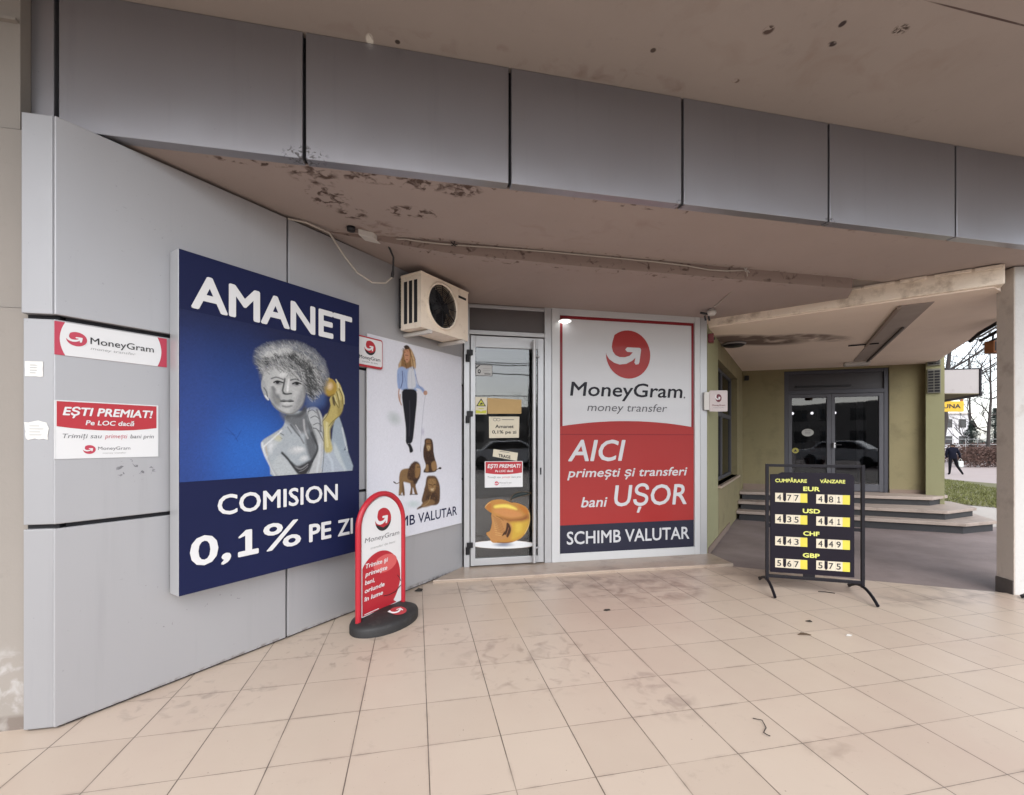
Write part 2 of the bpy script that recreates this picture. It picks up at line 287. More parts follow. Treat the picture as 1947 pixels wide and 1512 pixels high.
# ------------------------------------------------------------ mesh helpers
class MB:
    """collects shapes and links them as ONE mesh object"""
    def __init__(s, off=(0, 0, 0)): s.bm = bmesh.new(); s.off = Vector(off)
    def _add(s, co, faces, mi=0, smooth=False):
        vs = [s.bm.verts.new(Vector(c) - s.off) for c in co]; out = []
        for f in faces:
            try: fc = s.bm.faces.new([vs[i] for i in f]); fc.material_index = mi; fc.smooth = smooth; out.append(fc)
            except ValueError: pass
        return out
    def box(s, x0, x1, y0, y1, z0, z1, mi=0):
        co = [(x, y, z) for z in (z0, z1) for y in (y0, y1) for x in (x0, x1)]
        s._add(co, [(0, 2, 3, 1), (4, 5, 7, 6), (0, 1, 5, 4), (2, 6, 7, 3), (0, 4, 6, 2), (1, 3, 7, 5)], mi); return s
    def prism(s, pts, z0, z1, mi=0):
        """plan polygon (x,y) from z0 to z1; z0/z1 may be lists"""
        n = len(pts); a = z0 if isinstance(z0, (list, tuple)) else [z0]*n; b = z1 if isinstance(z1, (list, tuple)) else [z1]*n
        co = [(p[0], p[1], a[i]) for i, p in enumerate(pts)] + [(p[0], p[1], b[i]) for i, p in enumerate(pts)]
        ar = sum(pts[i][0]*pts[(i+1) % n][1] - pts[(i+1) % n][0]*pts[i][1] for i in range(n))
        fs = [tuple(range(n-1, -1, -1)), tuple(range(n, 2*n))] + [(i, (i+1) % n, n+(i+1) % n, n+i) for i in range(n)]
        if ar < 0: fs = [f[::-1] for f in fs]
        s._add(co, fs, mi); return s
    def slab(s, pts, y0, y1, mi=0):
        """outline (x,z) with thickness from y0 (front) to y1"""
        n = len(pts); co = [(p[0], y0, p[1]) for p in pts] + [(p[0], y1, p[1]) for p in pts]
        ar = sum(pts[i][0]*pts[(i+1) % n][1] - pts[(i+1) % n][0]*pts[i][1] for i in range(n))
        fs = [tuple(range(n)), tuple(range(2*n-1, n-1, -1))] + [(i, n+i, n+(i+1) % n, (i+1) % n) for i in range(n)]
        if ar < 0: fs = [f[::-1] for f in fs]
        s._add(co, fs, mi); return s
    def sheet(s, pts, y, mi=0):
        ar = sum(pts[i][0]*pts[(i+1) % len(pts)][1] - pts[(i+1) % len(pts)][0]*pts[i][1] for i in range(len(pts)))
        p = pts if ar > 0 else pts[::-1]
        s._add([(a, y, b) for a, b in p], [tuple(range(len(p)))], mi); return s
    def tube(s, pts, r, mi=0, seg=8, caps=True):
        pts = [Vector(p) for p in pts]; n = len(pts); rs = r if isinstance(r, (list, tuple)) else [r]*n
        t0 = (pts[1]-pts[0]).normalized(); u = t0.orthogonal().normalized(); co = []
        for i, p in enumerate(pts):
            t = (pts[min(i+1, n-1)] - pts[max(i-1, 0)])
            t = t.normalized() if t.length > 1e-9 else t0
            u = (u - t*u.dot(t)); u = u.normalized() if u.length > 1e-6 else t.orthogonal().normalized(); v = t.cross(u)
            co += [p + (u*math.cos(2*math.pi*k/seg) + v*math.sin(2*math.pi*k/seg))*rs[i] for k in range(seg)]
        fs = [(i*seg+k, i*seg+(k+1) % seg, (i+1)*seg+(k+1) % seg, (i+1)*seg+k) for i in range(n-1) for k in range(seg)]
        s._add(co, fs, mi, True)
        if caps:
            s._add(co[:seg], [tuple(range(seg-1, -1, -1))], mi); s._add(co[-seg:], [tuple(range(seg))], mi)
        return s
    def lathe(s, prof, c, axis='z', seg=28, mi=0):
        """profile [(r, h)] turned round an axis through c"""
        co = []
        for r, h in prof:
            for k in range(seg):
                a, b = r*math.cos(2*math.pi*k/seg), r*math.sin(2*math.pi*k/seg)
                co.append({'z': (c[0]+a, c[1]+b, c[2]+h), 'y': (c[0]+a, c[1]+h, c[2]+b), 'x': (c[0]+h, c[1]+a, c[2]+b)}[axis])
        m = len(prof)
        s._add(co, [(i*seg+k, i*seg+(k+1) % seg, (i+1)*seg+(k+1) % seg, (i+1)*seg+k) for i in range(m-1) for k in range(seg)], mi, True); return s
    def text(s, body, x0, x1, zb, h, y, mi=0, bold=.0, shear=0, slope=0):
        """lettering from x0 to x1 on baseline zb with capital height h, flat at depth y; heavier by stacked shifted layers"""
        V, F = text_mesh(body, shear) if body != '1' else ONE; hv, _ = text_mesh('H', 0); cap = max(v[1] for v in hv)
        mn = min(v[0] for v in V)-bold; mx = max(v[0] for v in V)+bold; k = (x1-x0)/(mx-mn); kz = h/(cap+2*bold)
        sh = [(0, 0)] if not bold else [(bold*math.cos(math.pi*q/4), bold*math.sin(math.pi*q/4)) for q in range(8)]
        if bold > .035: sh.append((0, 0))
        for q, (dx, dz) in enumerate(sh):
            s._add([(x0+(v[0]+dx-mn)*k, y-.00011*q, zb+(v[1]+dz+bold)*kz+slope*(v[0]-mn)*k) for v in V], F, mi)
        return s
    def build(s, name, mats, parent=None, bevel=0, smooth=False, recalc=False):
        if recalc: bmesh.ops.recalc_face_normals(s.bm, faces=s.bm.faces)
        me = bpy.data.meshes.new(name); s.bm.to_mesh(me); s.bm.free()
        for m in (mats if isinstance(mats, (list, tuple)) else [mats]): me.materials.append(m)
        if smooth:
            for p in me.polygons: p.use_smooth = True
        o = bpy.data.objects.new(name, me); COL.objects.link(o)
        if parent: o.parent = parent
        if bevel:
            b = o.modifiers.new('bevel', 'BEVEL'); b.width = bevel; b.segments = 2; b.limit_method = 'ANGLE'; b.angle_limit = R(40)
        return o
_tc = {}
# a figure one with flag and foot, as the signs have it (the built-in face draws a bare bar)
ONE = ([(.02, 0), (.50, 0), (.50, .10), (.33, .10), (.33, .66), (.20, .66), (.20, .10), (.02, .10), (.02, .50), (.20, .56)], [(0, 1, 2, 3, 6, 7), (3, 4, 5, 9, 6), (5, 8, 9)])
def text_mesh(body, shear):
    key = (body, shear)
    if key not in _tc:
        cu = bpy.data.curves.new('lettering_curve', 'FONT'); cu.body = body; cu.size = 1; cu.shear = shear
        cu.resolution_u = 3; cu.fill_mode = 'BOTH'
        o = bpy.data.objects.new('lettering_curve', cu)
        me = o.to_mesh()
        _tc[key] = ([tuple(v.co[:2]) for v in me.vertices], [tuple(p.vertices) for p in me.polygons])
        o.to_mesh_clear(); bpy.data.objects.remove(o); bpy.data.curves.remove(cu)
    return _tc[key]
def tag(o, label, cat, group=None):
    o['label'] = label; o['category'] = cat
    if group: o['group'] = group
    return o
def struct(o): o['kind'] = 'structure'; return o
def stuff(o): o['kind'] = 'stuff'; return o
def thing(name, label, cat, loc=(0, 0, 0), rz=0, group=None):
    o = bpy.data.objects.new(name, None); COL.objects.link(o); o.empty_display_size = .1
    o.location = loc; o.rotation_euler = (0, 0, rz); return tag(o, label, cat, group)
def fold(base, off, ang):
    """world point from a wall frame: base point, (u, y, z) with y into the wall"""
    c, sn = math.cos(ang), math.sin(ang)
    return (base[0]+off[0]*c-off[1]*sn, base[1]+off[0]*sn+off[1]*c, off[2])
WA, WB = (-1.762, 2.668), R(46.5)       # the clad wall: corner point and direction
def wall_thing(name, label, cat, u0, z0, y0=0, group=None):
    return thing(name, label, cat, fold(WA, (u0, y0, z0), WB), WB, group)

# the round mark with its arrow, in units of its radius
SWOOSH = [(-.62, .80), (-1.04, .70), (-1.06, .2), (-.97, -.06), (-.86, -.22), (-.64, -.36), (-.39, -.43), (-.10, -.39), (.16, -.26), (.32, -.12),
          (.27, -.33), (.33, -.41), (.46, -.38), (.50, -.30), (.575, .22), (.54, .285), (.47, .295), (-.06, .295), (-.14, .20), (-.06, .11), (.20, .10),
          (.06, -.05), (-.16, -.12), (-.40, -.12), (-.58, -.05), (-.70, .10), (-.745, .28), (-.72, .48)]
def logo(mb, cx, cz, rx, rz, y, mi_red, mi_white, step=.0015, dk=None):
    n = 40
    mb.sheet([(cx+rx*math.cos(2*math.pi*k/n), cz+rz*math.sin(2*math.pi*k/n)) for k in range(n)], y, mi_red)
    if dk is not None:
        mb.sheet([(cx+rx*math.cos(a), cz+rz*math.sin(a)) for a in [R(200+i*10) for i in range(16)]] + [(cx+rx*.55, cz-rz*.55), (cx, cz-rz*.72), (cx-rx*.5, cz-rz*.52)], y-step*.5, dk)
    # the swoosh clipped to just outside the disc
    mb.sheet([(cx+rx*a, cz+rz*b) for a, b in SWOOSH], y-step, mi_white)

# ------------------------------------------------------------ painted pictures (printed posters): colours on a fine grid
def inside(P, X, Z):
    r = np.zeros(X.shape, bool); n = len(P)
    for i in range(n):
        (x1, z1), (x2, z2) = P[i], P[(i+1) % n]
        c = (z1 > Z) != (z2 > Z)
        with np.errstate(divide='ignore', invalid='ignore'):
            r ^= c & (X < (x2-x1)*(Z-z1)/((z2-z1) if z2 != z1 else 1e-9) + x1)
    return r
def segdist(P, X, Z, closed):
    d = np.full(X.shape, 9.); n = len(P)
    for i in range(n if closed else n-1):
        (x1, z1), (x2, z2) = P[i], P[(i+1) % n]; dx, dz = x2-x1, z2-z1; L = dx*dx+dz*dz or 1e-12
        t = np.clip(((X-x1)*dx+(Z-z1)*dz)/L, 0, 1); d = np.minimum(d, np.hypot(X-x1-t*dx, Z-z1-t*dz))
    return d
def smooth_path(P, closed):
    out = []; n = len(P)
    for i in range(n if closed else n-1):
        p0, p1, p2, p3 = (P[(i+j) % n] if closed else P[min(max(i+j, 0), n-1)] for j in (-1, 0, 1, 2))
        for t in (0, .34, .67):
            out.append(tuple(.5*(2*b+(c-a)*t+(2*a-5*b+4*c-d)*t*t+(3*b-a-3*c+d)*t**3) for a, b, c, d in zip(p0, p1, p2, p3)))
    if not closed: out.append(P[-1])
    return out
def paint(ops, x0, x1, z0, z1, nx, nz, bg, grain=.012):
    xs = np.linspace(x0, x1, nx); zs = np.linspace(z0, z1, nz); X, Z = np.meshgrid(xs, zs)
    C = np.zeros(X.shape+(3,)); C[:] = bg; M = np.zeros(X.shape)
    def put(a, c):
        C[:] = C*(1-a[..., None]) + np.array(c)*a[..., None]
    for o in ops:
        if o[0] == 'p':
            P = smooth_path(o[1], True); d = segdist(P, X, Z, True); d = np.where(inside(P, X, Z), d, -d)
            a = np.clip(d/(2*o[3])+.5, 0, 1)*o[4]; put(a, o[2])
            if len(o) > 5: M = np.maximum(M, a)
        elif o[0] == 's':
            P = smooth_path(o[1], False) if len(o[1]) > 2 else o[1]
            d = segdist(P, X, Z, False); put(np.clip((o[2]*.5+o[4]*.5-d)/o[4], 0, 1)*o[5], o[3])
        elif o[0] == 'e':
            (cx, cz), (ax, az), (bx, bz) = o[1], o[2], o[3]; det = ax*bz-az*bx
            p = ((X-cx)*bz-(Z-cz)*bx)/det; q = (ax*(Z-cz)-az*(X-cx))/det; r = np.hypot(p, q)
            a = (np.clip((1-r)*8, 0, 1) if o[6] else np.clip(1-r*r, 0, 1)**1.8)*o[5]; put(a, o[4])
            if o[6] == 2: M = np.maximum(M, a)
        elif o[0] == 'h':
            rng = np.random.RandomState(o[2]); P = np.array(o[1]); lo, hi = P.min(0), P.max(0); cen = P.mean(0); k = 0
            while k < o[3]:
                x, z = rng.uniform(lo, hi)
                if not inside(o[1], np.array([x]), np.array([z]))[0]: continue
                k += 1; ang = math.atan2(z-cen[1], x-cen[0]); dirv = -.72+.28*rng.randn()+.5*(cen[0]-x) if rng.rand() < .86 else ang+.4*rng.randn()
                L = o[4]*rng.uniform(.25, .6); w = .32*rng.randn()
                S = [(x+L*t*math.cos(dirv+w*t), z+L*t*math.sin(dirv+w*t)) for t in (-.5, -.17, .17, .5)]
                i0, i1 = np.searchsorted(xs, [min(p[0] for p in S)-.01, max(p[0] for p in S)+.01]); j0, j1 = np.searchsorted(zs, [min(p[1] for p in S)-.01, max(p[1] for p in S)+.01])
                if i1 <= i0 or j1 <= j0: continue
                d = segdist(S, X[j0:j1, i0:i1], Z[j0:j1, i0:i1], False)
                a = np.clip((o[5]*.5+.0025-d)/.004, 0, 1)*o[8]*rng.uniform(.4, 1); c = np.array(o[6])*(1-(f := rng.rand()))+np.array(o[7])*f
                C[j0:j1, i0:i1] = C[j0:j1, i0:i1]*(1-a[..., None])+c*a[..., None]
    rng = np.random.RandomState(1); g = rng.randn(*X.shape); g2 = rng.randn(X.shape[0]//3+1, X.shape[1]//3+1).repeat(3, 0).repeat(3, 1)[:X.shape[0], :X.shape[1]]
    C *= np.clip(1+grain*(g+1.2*g2), .6, 1.5)[..., None]
    return X, Z, C, M
def picture(name, P, y, off, material, parent, cut=False):
    X, Z, C, M = P; nz, nx = X.shape
    co = np.stack([X-off[0], np.full(X.shape, y-off[1]), Z-off[2]], -1).reshape(-1, 3)
    fs = [(j*nx+i, j*nx+i+1, (j+1)*nx+i+1, (j+1)*nx+i) for j in range(nz-1) for i in range(nx-1)
          if not cut or M[j:j+2, i:i+2].mean() > .45]
    if cut:
        used = sorted({i for f in fs for i in f}); new = {i: k for k, i in enumerate(used)}
        co = co[used]; C = C.reshape(-1, 3)[used]; fs = [tuple(new[i] for i in f) for f in fs]
    me = bpy.data.meshes.new(name); me.from_pydata(co.tolist(), [], fs)
    at = me.color_attributes.new('print', 'FLOAT_COLOR', 'POINT')
    at.data.foreach_set('color', np.concatenate([C.reshape(-1, 3)*ALB, np.ones((len(co), 1))], 1).astype(np.float32).ravel())
    me.materials.append(material); o = bpy.data.objects.new(name, me); COL.objects.link(o); o.parent = parent
    return o
WOMAN_ART=[
('e',(0.7778,1.3984),(0.7818,-0.0097),(0.0,0.8876),(0.0252,0.0887,0.3763),0.95,0),
('e',(0.9226,1.3635),(0.4112,0.028),(0.0,0.3837),(0.0273,0.1559,0.6105),0.75,0),
('e',(0.5165,1.5478),(0.2917,0.0102),(0.0,0.7596),(0.0395,0.0685,0.2623),0.5,0),
('p',[(1.4349,1.413),(1.4963,1.428),(1.5142,1.5363),(1.5413,1.6226),(1.5735,1.6162),(1.6297,1.4594),(1.6536,1.3475),(1.6924,1.1972),(1.4349,1.1967)],(0.3515,0.4233,0.491),0.006,1),
('p',[(1.5232,1.4279),(1.5642,1.3651),(1.6061,1.2694),(1.6393,1.1962),(1.5596,1.1962),(1.5232,1.2883)],(0.5776,0.6445,0.6724),0.012,0.8),
('s',[(1.6393,1.4036),(1.6155,1.3642),(1.6536,1.3875)],0.006,(0.0612,0.0802,0.1274),0.004,0.8),
('s',[(1.5967,1.5382),(1.6202,1.4435),(1.644,1.3637)],0.012,(0.6795,0.7305,0.7605),0.01,0.7),
('p',[(1.0485,1.1963),(1.0205,1.2662),(0.9895,1.3351),(0.9611,1.3961),(0.9691,1.4396),(1.0309,1.4805),(1.1058,1.5301),(1.1277,1.5762),(1.1388,1.6188),(1.2692,1.6542),(1.342,1.5767),(1.3753,1.4956),(1.3963,1.3832),(1.3338,1.2806),(1.2931,1.2002)],(0.4342,0.4793,0.5149),0.005,1),
('p',[(1.0949,1.6375),(1.1762,1.6064),(1.2534,1.646),(1.2931,1.6921),(1.3093,1.5756),(1.2931,1.5018),(1.2377,1.5009),(1.1687,1.5494),(1.1204,1.5829)],(0.1384,0.1441,0.1559),0.016,0.9),
('s',[(1.1462,1.6121),(1.2377,1.6235),(1.2771,1.6692)],0.03,(0.0612,0.0648,0.0723),0.018,0.8),
('p',[(1.2931,1.5018),(1.342,1.4581),(1.3753,1.376),(1.342,1.2876),(1.3093,1.3257),(1.2811,1.4359)],(0.0887,0.0931,0.1022),0.014,0.85),
('s',[(1.2692,1.5887),(1.2771,1.5161),(1.3012,1.4579)],0.014,(0.5776,0.5906,0.6038),0.01,0.7),
('s',[(1.1687,1.5494),(1.2067,1.5004),(1.2377,1.4721)],0.008,(0.1022,0.107,0.117),0.006,0.8),
('s',[(1.2067,1.5505),(1.2455,1.4938)],0.006,(0.6445,0.6584,0.6724),0.006,0.7),
('e',(1.0379,1.4157),(0.057,0.0135),(0.0,0.041),(0.6445,0.6724,0.6867),0.7,0),
('e',(1.2067,1.3716),(0.0784,-0.0014),(0.0,0.0429),(0.6584,0.6724,0.6867),0.7,0),
('e',(1.2692,1.3123),(0.0482,0.0058),(0.0,0.0291),(0.7529,0.7682,0.7758),0.8,0),
('s',[(0.9691,1.4229),(0.9861,1.3487),(1.0239,1.2728),(1.0555,1.2095)],0.014,(0.7605,0.7913,0.8228),0.01,0.8),
('s',[(0.9895,1.416),(1.0032,1.3415)],0.008,(0.5776,0.4564,0.305),0.008,0.6),
('s',[(1.1058,1.3526),(1.1462,1.3129),(1.1762,1.2728),(1.2221,1.2169)],0.01,(0.0452,0.0482,0.0545),0.008,0.9),
('p',[(1.1687,1.2873),(1.2144,1.2603),(1.2692,1.2759),(1.3215,1.2921),(1.3012,1.2122),(1.2455,1.1974),(1.2067,1.2357)],(0.0612,0.0612,0.0685),0.01,0.95),
('s',[(1.199,1.2575),(1.2534,1.2404),(1.2931,1.2603)],0.006,(0.305,0.305,0.314),0.005,0.7),
('s',[(1.2377,1.2124),(1.2692,1.2396),(1.3012,1.2452)],0.005,(0.0212,0.0212,0.0252),0.004,0.7),
('p',[(1.0949,1.3389),(1.1687,1.2732),(1.2221,1.2133),(1.2067,1.1963),(1.0733,1.196),(1.0379,1.2722)],(0.552,0.5906,0.6038),0.012,0.6),
('s',[(1.0805,1.4984),(1.1167,1.478)],0.006,(0.0612,0.0648,0.0723),0.005,0.8),
('s',[(1.0662,1.4775),(1.1058,1.4535)],0.006,(0.0802,0.0802,0.0887),0.005,0.7),
('p',[(1.0414,1.4704),(1.0805,1.4846),(1.1021,1.457),(1.0877,1.4361),(1.0485,1.4499)],(0.6172,0.6038,0.402),0.01,0.7),
('p',[(1.3093,1.5903),(1.2931,1.6628),(1.3338,1.6874),(1.3837,1.6793),(1.4219,1.6098),(1.4262,1.5039),(1.4366,1.4282),(1.428,1.3676),(1.4159,1.1986),(1.2915,1.2003),(1.342,1.2876),(1.3769,1.376),(1.342,1.4655)],(0.5029,0.5271,0.5457),0.005,1),
('s',[(1.3012,1.6486),(1.3379,1.6654),(1.3711,1.6449)],0.006,(0.0612,0.0648,0.0723),0.004,0.8),
('s',[(1.3239,1.6056),(1.3611,1.6221),(1.3946,1.6011)],0.006,(0.0612,0.0648,0.0723),0.004,0.8),
('s',[(1.3461,1.5546),(1.3837,1.5707),(1.4176,1.5491)],0.006,(0.0612,0.0648,0.0723),0.004,0.8),
('s',[(1.3174,1.679),(1.3012,1.6193),(1.3338,1.532)],0.006,(0.0802,0.0844,0.0931),0.005,0.8),
('s',[(1.3753,1.6676),(1.4006,1.5938),(1.4074,1.5112)],0.016,(0.117,0.1221,0.1384),0.012,0.8),
('s',[(1.3461,1.5323),(1.3837,1.5182),(1.4305,1.4358)],0.007,(0.0612,0.0648,0.0723),0.005,0.85),
('s',[(1.3837,1.5145),(1.4194,1.5038),(1.4305,1.4585)],0.006,(0.0887,0.0931,0.1022),0.005,0.8),
('s',[(1.3586,1.4433),(1.3837,1.3759),(1.3338,1.2732),(1.3093,1.2081)],0.006,(0.0612,0.0685,0.0762),0.006,0.8),
('s',[(1.4006,1.4132),(1.3963,1.3156),(1.3753,1.2116)],0.018,(0.6724,0.7157,0.7454),0.016,0.7),
('p',[(1.1747,1.2899),(1.2221,1.2528),(1.2811,1.2696),(1.3338,1.3027),(1.3338,1.2584),(1.2931,1.2002),(1.2377,1.1943),(1.199,1.2361)],(0.0296,0.0296,0.0343),0.01,0.95),
('s',[(1.199,1.2539),(1.2455,1.2372),(1.3012,1.2672)],0.01,(0.2623,0.2623,0.2789),0.006,0.8),
('s',[(1.226,1.2166),(1.2692,1.2286),(1.3012,1.2525)],0.006,(0.305,0.305,0.3231),0.005,0.6),
('s',[(1.1058,1.356),(1.1462,1.315),(1.1838,1.2654),(1.2299,1.2092)],0.016,(0.0343,0.0369,0.0423),0.01,0.9),
('s',[(1.3338,1.4951),(1.3736,1.4134),(1.3753,1.3611),(1.3338,1.2879)],0.02,(0.0273,0.0296,0.0343),0.012,0.85),
('p',[(1.3012,1.5826),(1.342,1.5322),(1.3753,1.4433),(1.3569,1.4135),(1.3093,1.5021)],(0.0513,0.0545,0.0612),0.012,0.8),
('s',[(1.1687,1.5529),(1.2221,1.4935),(1.2692,1.4214)],0.01,(0.107,0.1119,0.1221),0.008,0.7),
('s',[(1.1462,1.5346),(1.1762,1.4928)],0.008,(0.107,0.1119,0.1221),0.006,0.6),
('s',[(1.0066,1.3211),(1.0379,1.2517),(1.0662,1.202)],0.012,(0.305,0.3231,0.3419),0.01,0.6),
('s',[(0.9759,1.396),(0.9963,1.416),(1.0449,1.4567),(1.1021,1.5092)],0.01,(0.807,0.8308,0.855),0.008,0.8),
('p',[(1.4245,1.5872),(1.4653,1.6422),(1.5232,1.5908),(1.4892,1.5319),(1.4892,1.4588),(1.5142,1.366),(1.5642,1.2789),(1.6108,1.1939),(1.4194,1.1984),(1.4392,1.3674),(1.4323,1.504)],(0.4452,0.5029,0.5776),0.005,1),
('p',[(1.4245,1.5872),(1.4653,1.6422),(1.5232,1.5908),(1.4892,1.5319),(1.4892,1.4588),(1.5106,1.3738),(1.4697,1.3439),(1.4366,1.375),(1.4323,1.504)],(0.552,0.4793,0.1946),0.01,1),
('s',[(1.4609,1.5809),(1.4566,1.5044),(1.4653,1.3975)],0.018,(0.7305,0.6724,0.3712),0.014,0.8),
('s',[(1.4245,1.5796),(1.4323,1.504),(1.4366,1.3674),(1.4219,1.2089)],0.006,(0.0685,0.0723,0.0612),0.005,0.7),
('s',[(1.4697,1.3362),(1.5052,1.2735),(1.5142,1.1996)],0.02,(0.5776,0.6584,0.7305),0.016,0.7),
('p',[(1.5322,1.8477),(1.5505,1.8963),(1.5827,1.8684),(1.6108,1.7921),(1.6136,1.7527),(1.5967,1.6725),(1.5596,1.6235),(1.5007,1.5745),(1.4435,1.5955),(1.4697,1.6501),(1.4918,1.7128),(1.483,1.7506),(1.5007,1.7828),(1.5142,1.7994)],(0.5149,0.4233,0.15),0.004,1),
('s',[(1.5142,1.784),(1.5322,1.7388),(1.5642,1.6942)],0.007,(0.0648,0.0482,0.016),0.005,0.9),
('s',[(1.5286,1.7852),(1.5468,1.7399),(1.579,1.6951)],0.008,(0.7605,0.7157,0.4125),0.006,0.8),
('s',[(1.5459,1.8178),(1.5642,1.7568),(1.5735,1.6947)],0.007,(0.0648,0.0482,0.016),0.005,0.9),
('s',[(1.5605,1.8192),(1.579,1.758),(1.5883,1.6957)],0.008,(0.7605,0.7157,0.4125),0.006,0.8),
('s',[(1.5642,1.8509),(1.5967,1.7909),(1.6014,1.7281)],0.007,(0.0648,0.0482,0.016),0.005,0.9),
('s',[(1.579,1.8523),(1.6117,1.7922),(1.6165,1.7291)],0.008,(0.7605,0.7157,0.4125),0.006,0.8),
('p',[(1.5052,1.7755),(1.525,1.7693),(1.534,1.7079),(1.5142,1.722)],(0.0513,0.0343,0.0252),0.006,0.9),
('s',[(1.4245,1.5856),(1.4697,1.6409),(1.4927,1.709)],0.007,(0.117,0.0887,0.0296),0.005,0.8),
('s',[(1.5214,1.5869),(1.4909,1.5319),(1.4909,1.4588)],0.01,(0.1878,0.15,0.0452),0.008,0.75),
('p',[(1.555,1.7405),(1.6061,1.7521),(1.5967,1.6725),(1.5596,1.6274)],(0.305,0.2384,0.0723),0.012,0.7),
('s',[(1.5596,1.6235),(1.5142,1.5905),(1.4785,1.5508)],0.008,(0.117,0.0887,0.0252),0.006,0.7),
('e',(1.483,1.8458),(0.0693,-0.0008),(0.0026,0.0725),(0.4342,0.2874,0.0545),1,1),
('e',(1.4874,1.8547),(0.0376,0.0039),(0.0018,0.0425),(0.807,0.6172,0.402),0.95,0),
('s',[(1.4245,1.8369),(1.4349,1.8911),(1.4785,1.9129)],0.012,(0.7305,0.6172,0.2623),0.008,0.8),
('s',[(1.5413,1.9109),(1.5596,1.8817),(1.5642,1.8509)],0.01,(0.8388,0.7605,0.4564),0.006,0.8),
('s',[(1.4349,1.7924),(1.4785,1.7771),(1.5232,1.7963)],0.01,(0.1559,0.0931,0.0176),0.008,0.7),
('p',[(0.9193,1.9584),(0.9324,2.0267),(0.9963,2.078),(1.1094,2.1206),(1.2299,2.1357),(1.342,2.103),(1.4219,2.0409),(1.4653,1.9481),(1.4479,1.8393),(1.4219,1.7686),(1.3753,1.7124),(1.3093,1.7005),(1.2891,1.7942),(1.2534,1.8778),(1.1687,1.9389),(1.0379,1.9488),(0.9963,1.9159),(0.9691,1.8452),(0.949,1.9229)],(0.1878,0.1946,0.2016),0.022,0.95),
('p',[(1.2931,1.7653),(1.4349,1.8),(1.4435,1.7171),(1.3837,1.683),(1.3012,1.6853)],(0.0612,0.117,0.305),0.025,0.75),
('p',[(0.9691,1.8519),(0.9895,1.915),(1.0379,1.9488),(1.1612,1.9521),(1.2455,1.8842),(1.2835,1.8229),(1.2787,1.7568),(1.2534,1.6967),(1.2067,1.6435),(1.1612,1.6255),(1.1058,1.6339),(1.052,1.6681),(1.0184,1.7217),(0.9895,1.7397),(0.9638,1.791)],(0.5029,0.5149,0.5149),0.005,1),
('p',[(0.9624,1.8043),(0.9691,1.8452),(0.9909,1.8207),(1.0115,1.7415),(1.0066,1.7126),(0.9827,1.7357)],(0.402,0.4125,0.4233),0.004,1),
('s',[(0.9793,1.7926),(0.9963,1.7672),(1.0032,1.734)],0.007,(0.0545,0.0578,0.0648),0.005,0.85),
('s',[(0.9895,1.7397),(1.0087,1.7155)],0.01,(0.7605,0.7758,0.7913),0.005,0.9),
('e',(1.0949,1.8943),(0.0738,0.0092),(0.0,0.0556),(0.6172,0.6308,0.6308),0.8,0),
('e',(1.0379,1.7984),(0.0354,0.0035),(0.0,0.0615),(0.6308,0.6376,0.6308),0.6,0),
('s',[(1.0414,1.7988),(1.0662,1.7599),(1.0862,1.7132)],0.022,(0.2016,0.2086,0.2159),0.014,0.9),
('e',(1.0769,1.8355),(0.0413,0.0017),(0.0,0.0221),(0.162,0.1683,0.1812),0.9,0),
('s',[(1.0506,1.8374),(1.0733,1.8489),(1.1094,1.8418)],0.007,(0.0212,0.0232,0.0273),0.004,0.95),
('e',(1.0733,1.8378),(0.0129,0.0014),(0.0,0.0097),(0.013,0.0144,0.0176),1,1),
('s',[(1.0309,1.8591),(1.0662,1.8729),(1.113,1.8631)],0.009,(0.117,0.1221,0.1274),0.006,0.9),
('e',(1.2105,1.8443),(0.0429,0.0031),(0.0,0.0243),(0.1384,0.1441,0.1559),0.9,0),
('s',[(1.1838,1.8414),(1.2144,1.8554),(1.2455,1.848)],0.007,(0.0176,0.0194,0.0232),0.004,0.95),
('e',(1.2175,1.845),(0.0139,0.0015),(0.0,0.0101),(0.0116,0.013,0.016),1,1),
('s',[(1.1687,1.8646),(1.2067,1.876),(1.2494,1.8644)],0.01,(0.0762,0.0802,0.0887),0.006,0.9),
('p',[(1.2573,1.8855),(1.2867,1.8232),(1.2811,1.757),(1.2613,1.7045),(1.2692,1.7924)],(0.0887,0.0931,0.1022),0.012,0.8),
('s',[(1.1255,1.8701),(1.1182,1.8204),(1.1094,1.7846),(1.1255,1.7651)],0.012,(0.1384,0.1441,0.15),0.008,0.9),
('s',[(1.1537,1.8664),(1.1499,1.8096),(1.1447,1.7879)],0.014,(0.7454,0.7529,0.7529),0.01,0.9),
('s',[(1.113,1.7675),(1.1351,1.7625),(1.1724,1.7707)],0.009,(0.0296,0.0319,0.0343),0.006,0.9),
('e',(1.1762,1.798),(0.0267,-0.0046),(0.0,0.0177),(0.6172,0.624,0.624),0.6,0),
('p',[(1.0949,1.7138),(1.1167,1.7252),(1.1425,1.7216),(1.1687,1.7293),(1.1914,1.7196),(1.1462,1.7078)],(0.15,0.1559,0.162),0.004,1),
('p',[(1.0985,1.7085),(1.1462,1.7078),(1.1899,1.7153),(1.1687,1.6925),(1.124,1.688)],(0.6172,0.6308,0.6308),0.005,1),
('s',[(1.0949,1.7111),(1.1425,1.709),(1.1914,1.7182)],0.005,(0.0252,0.0273,0.0296),0.003,0.95),
('s',[(1.1094,1.6787),(1.1425,1.6752),(1.1762,1.6844)],0.012,(0.2016,0.2086,0.2159),0.008,0.85),
('e',(1.1388,1.6539),(0.0374,-0.0014),(0.0,0.014),(0.6172,0.6172,0.6038),0.7,0),
('s',[(1.0379,1.6891),(1.0805,1.6505),(1.1462,1.6262),(1.2067,1.6435),(1.2573,1.697)],0.01,(0.1559,0.162,0.162),0.01,0.8),
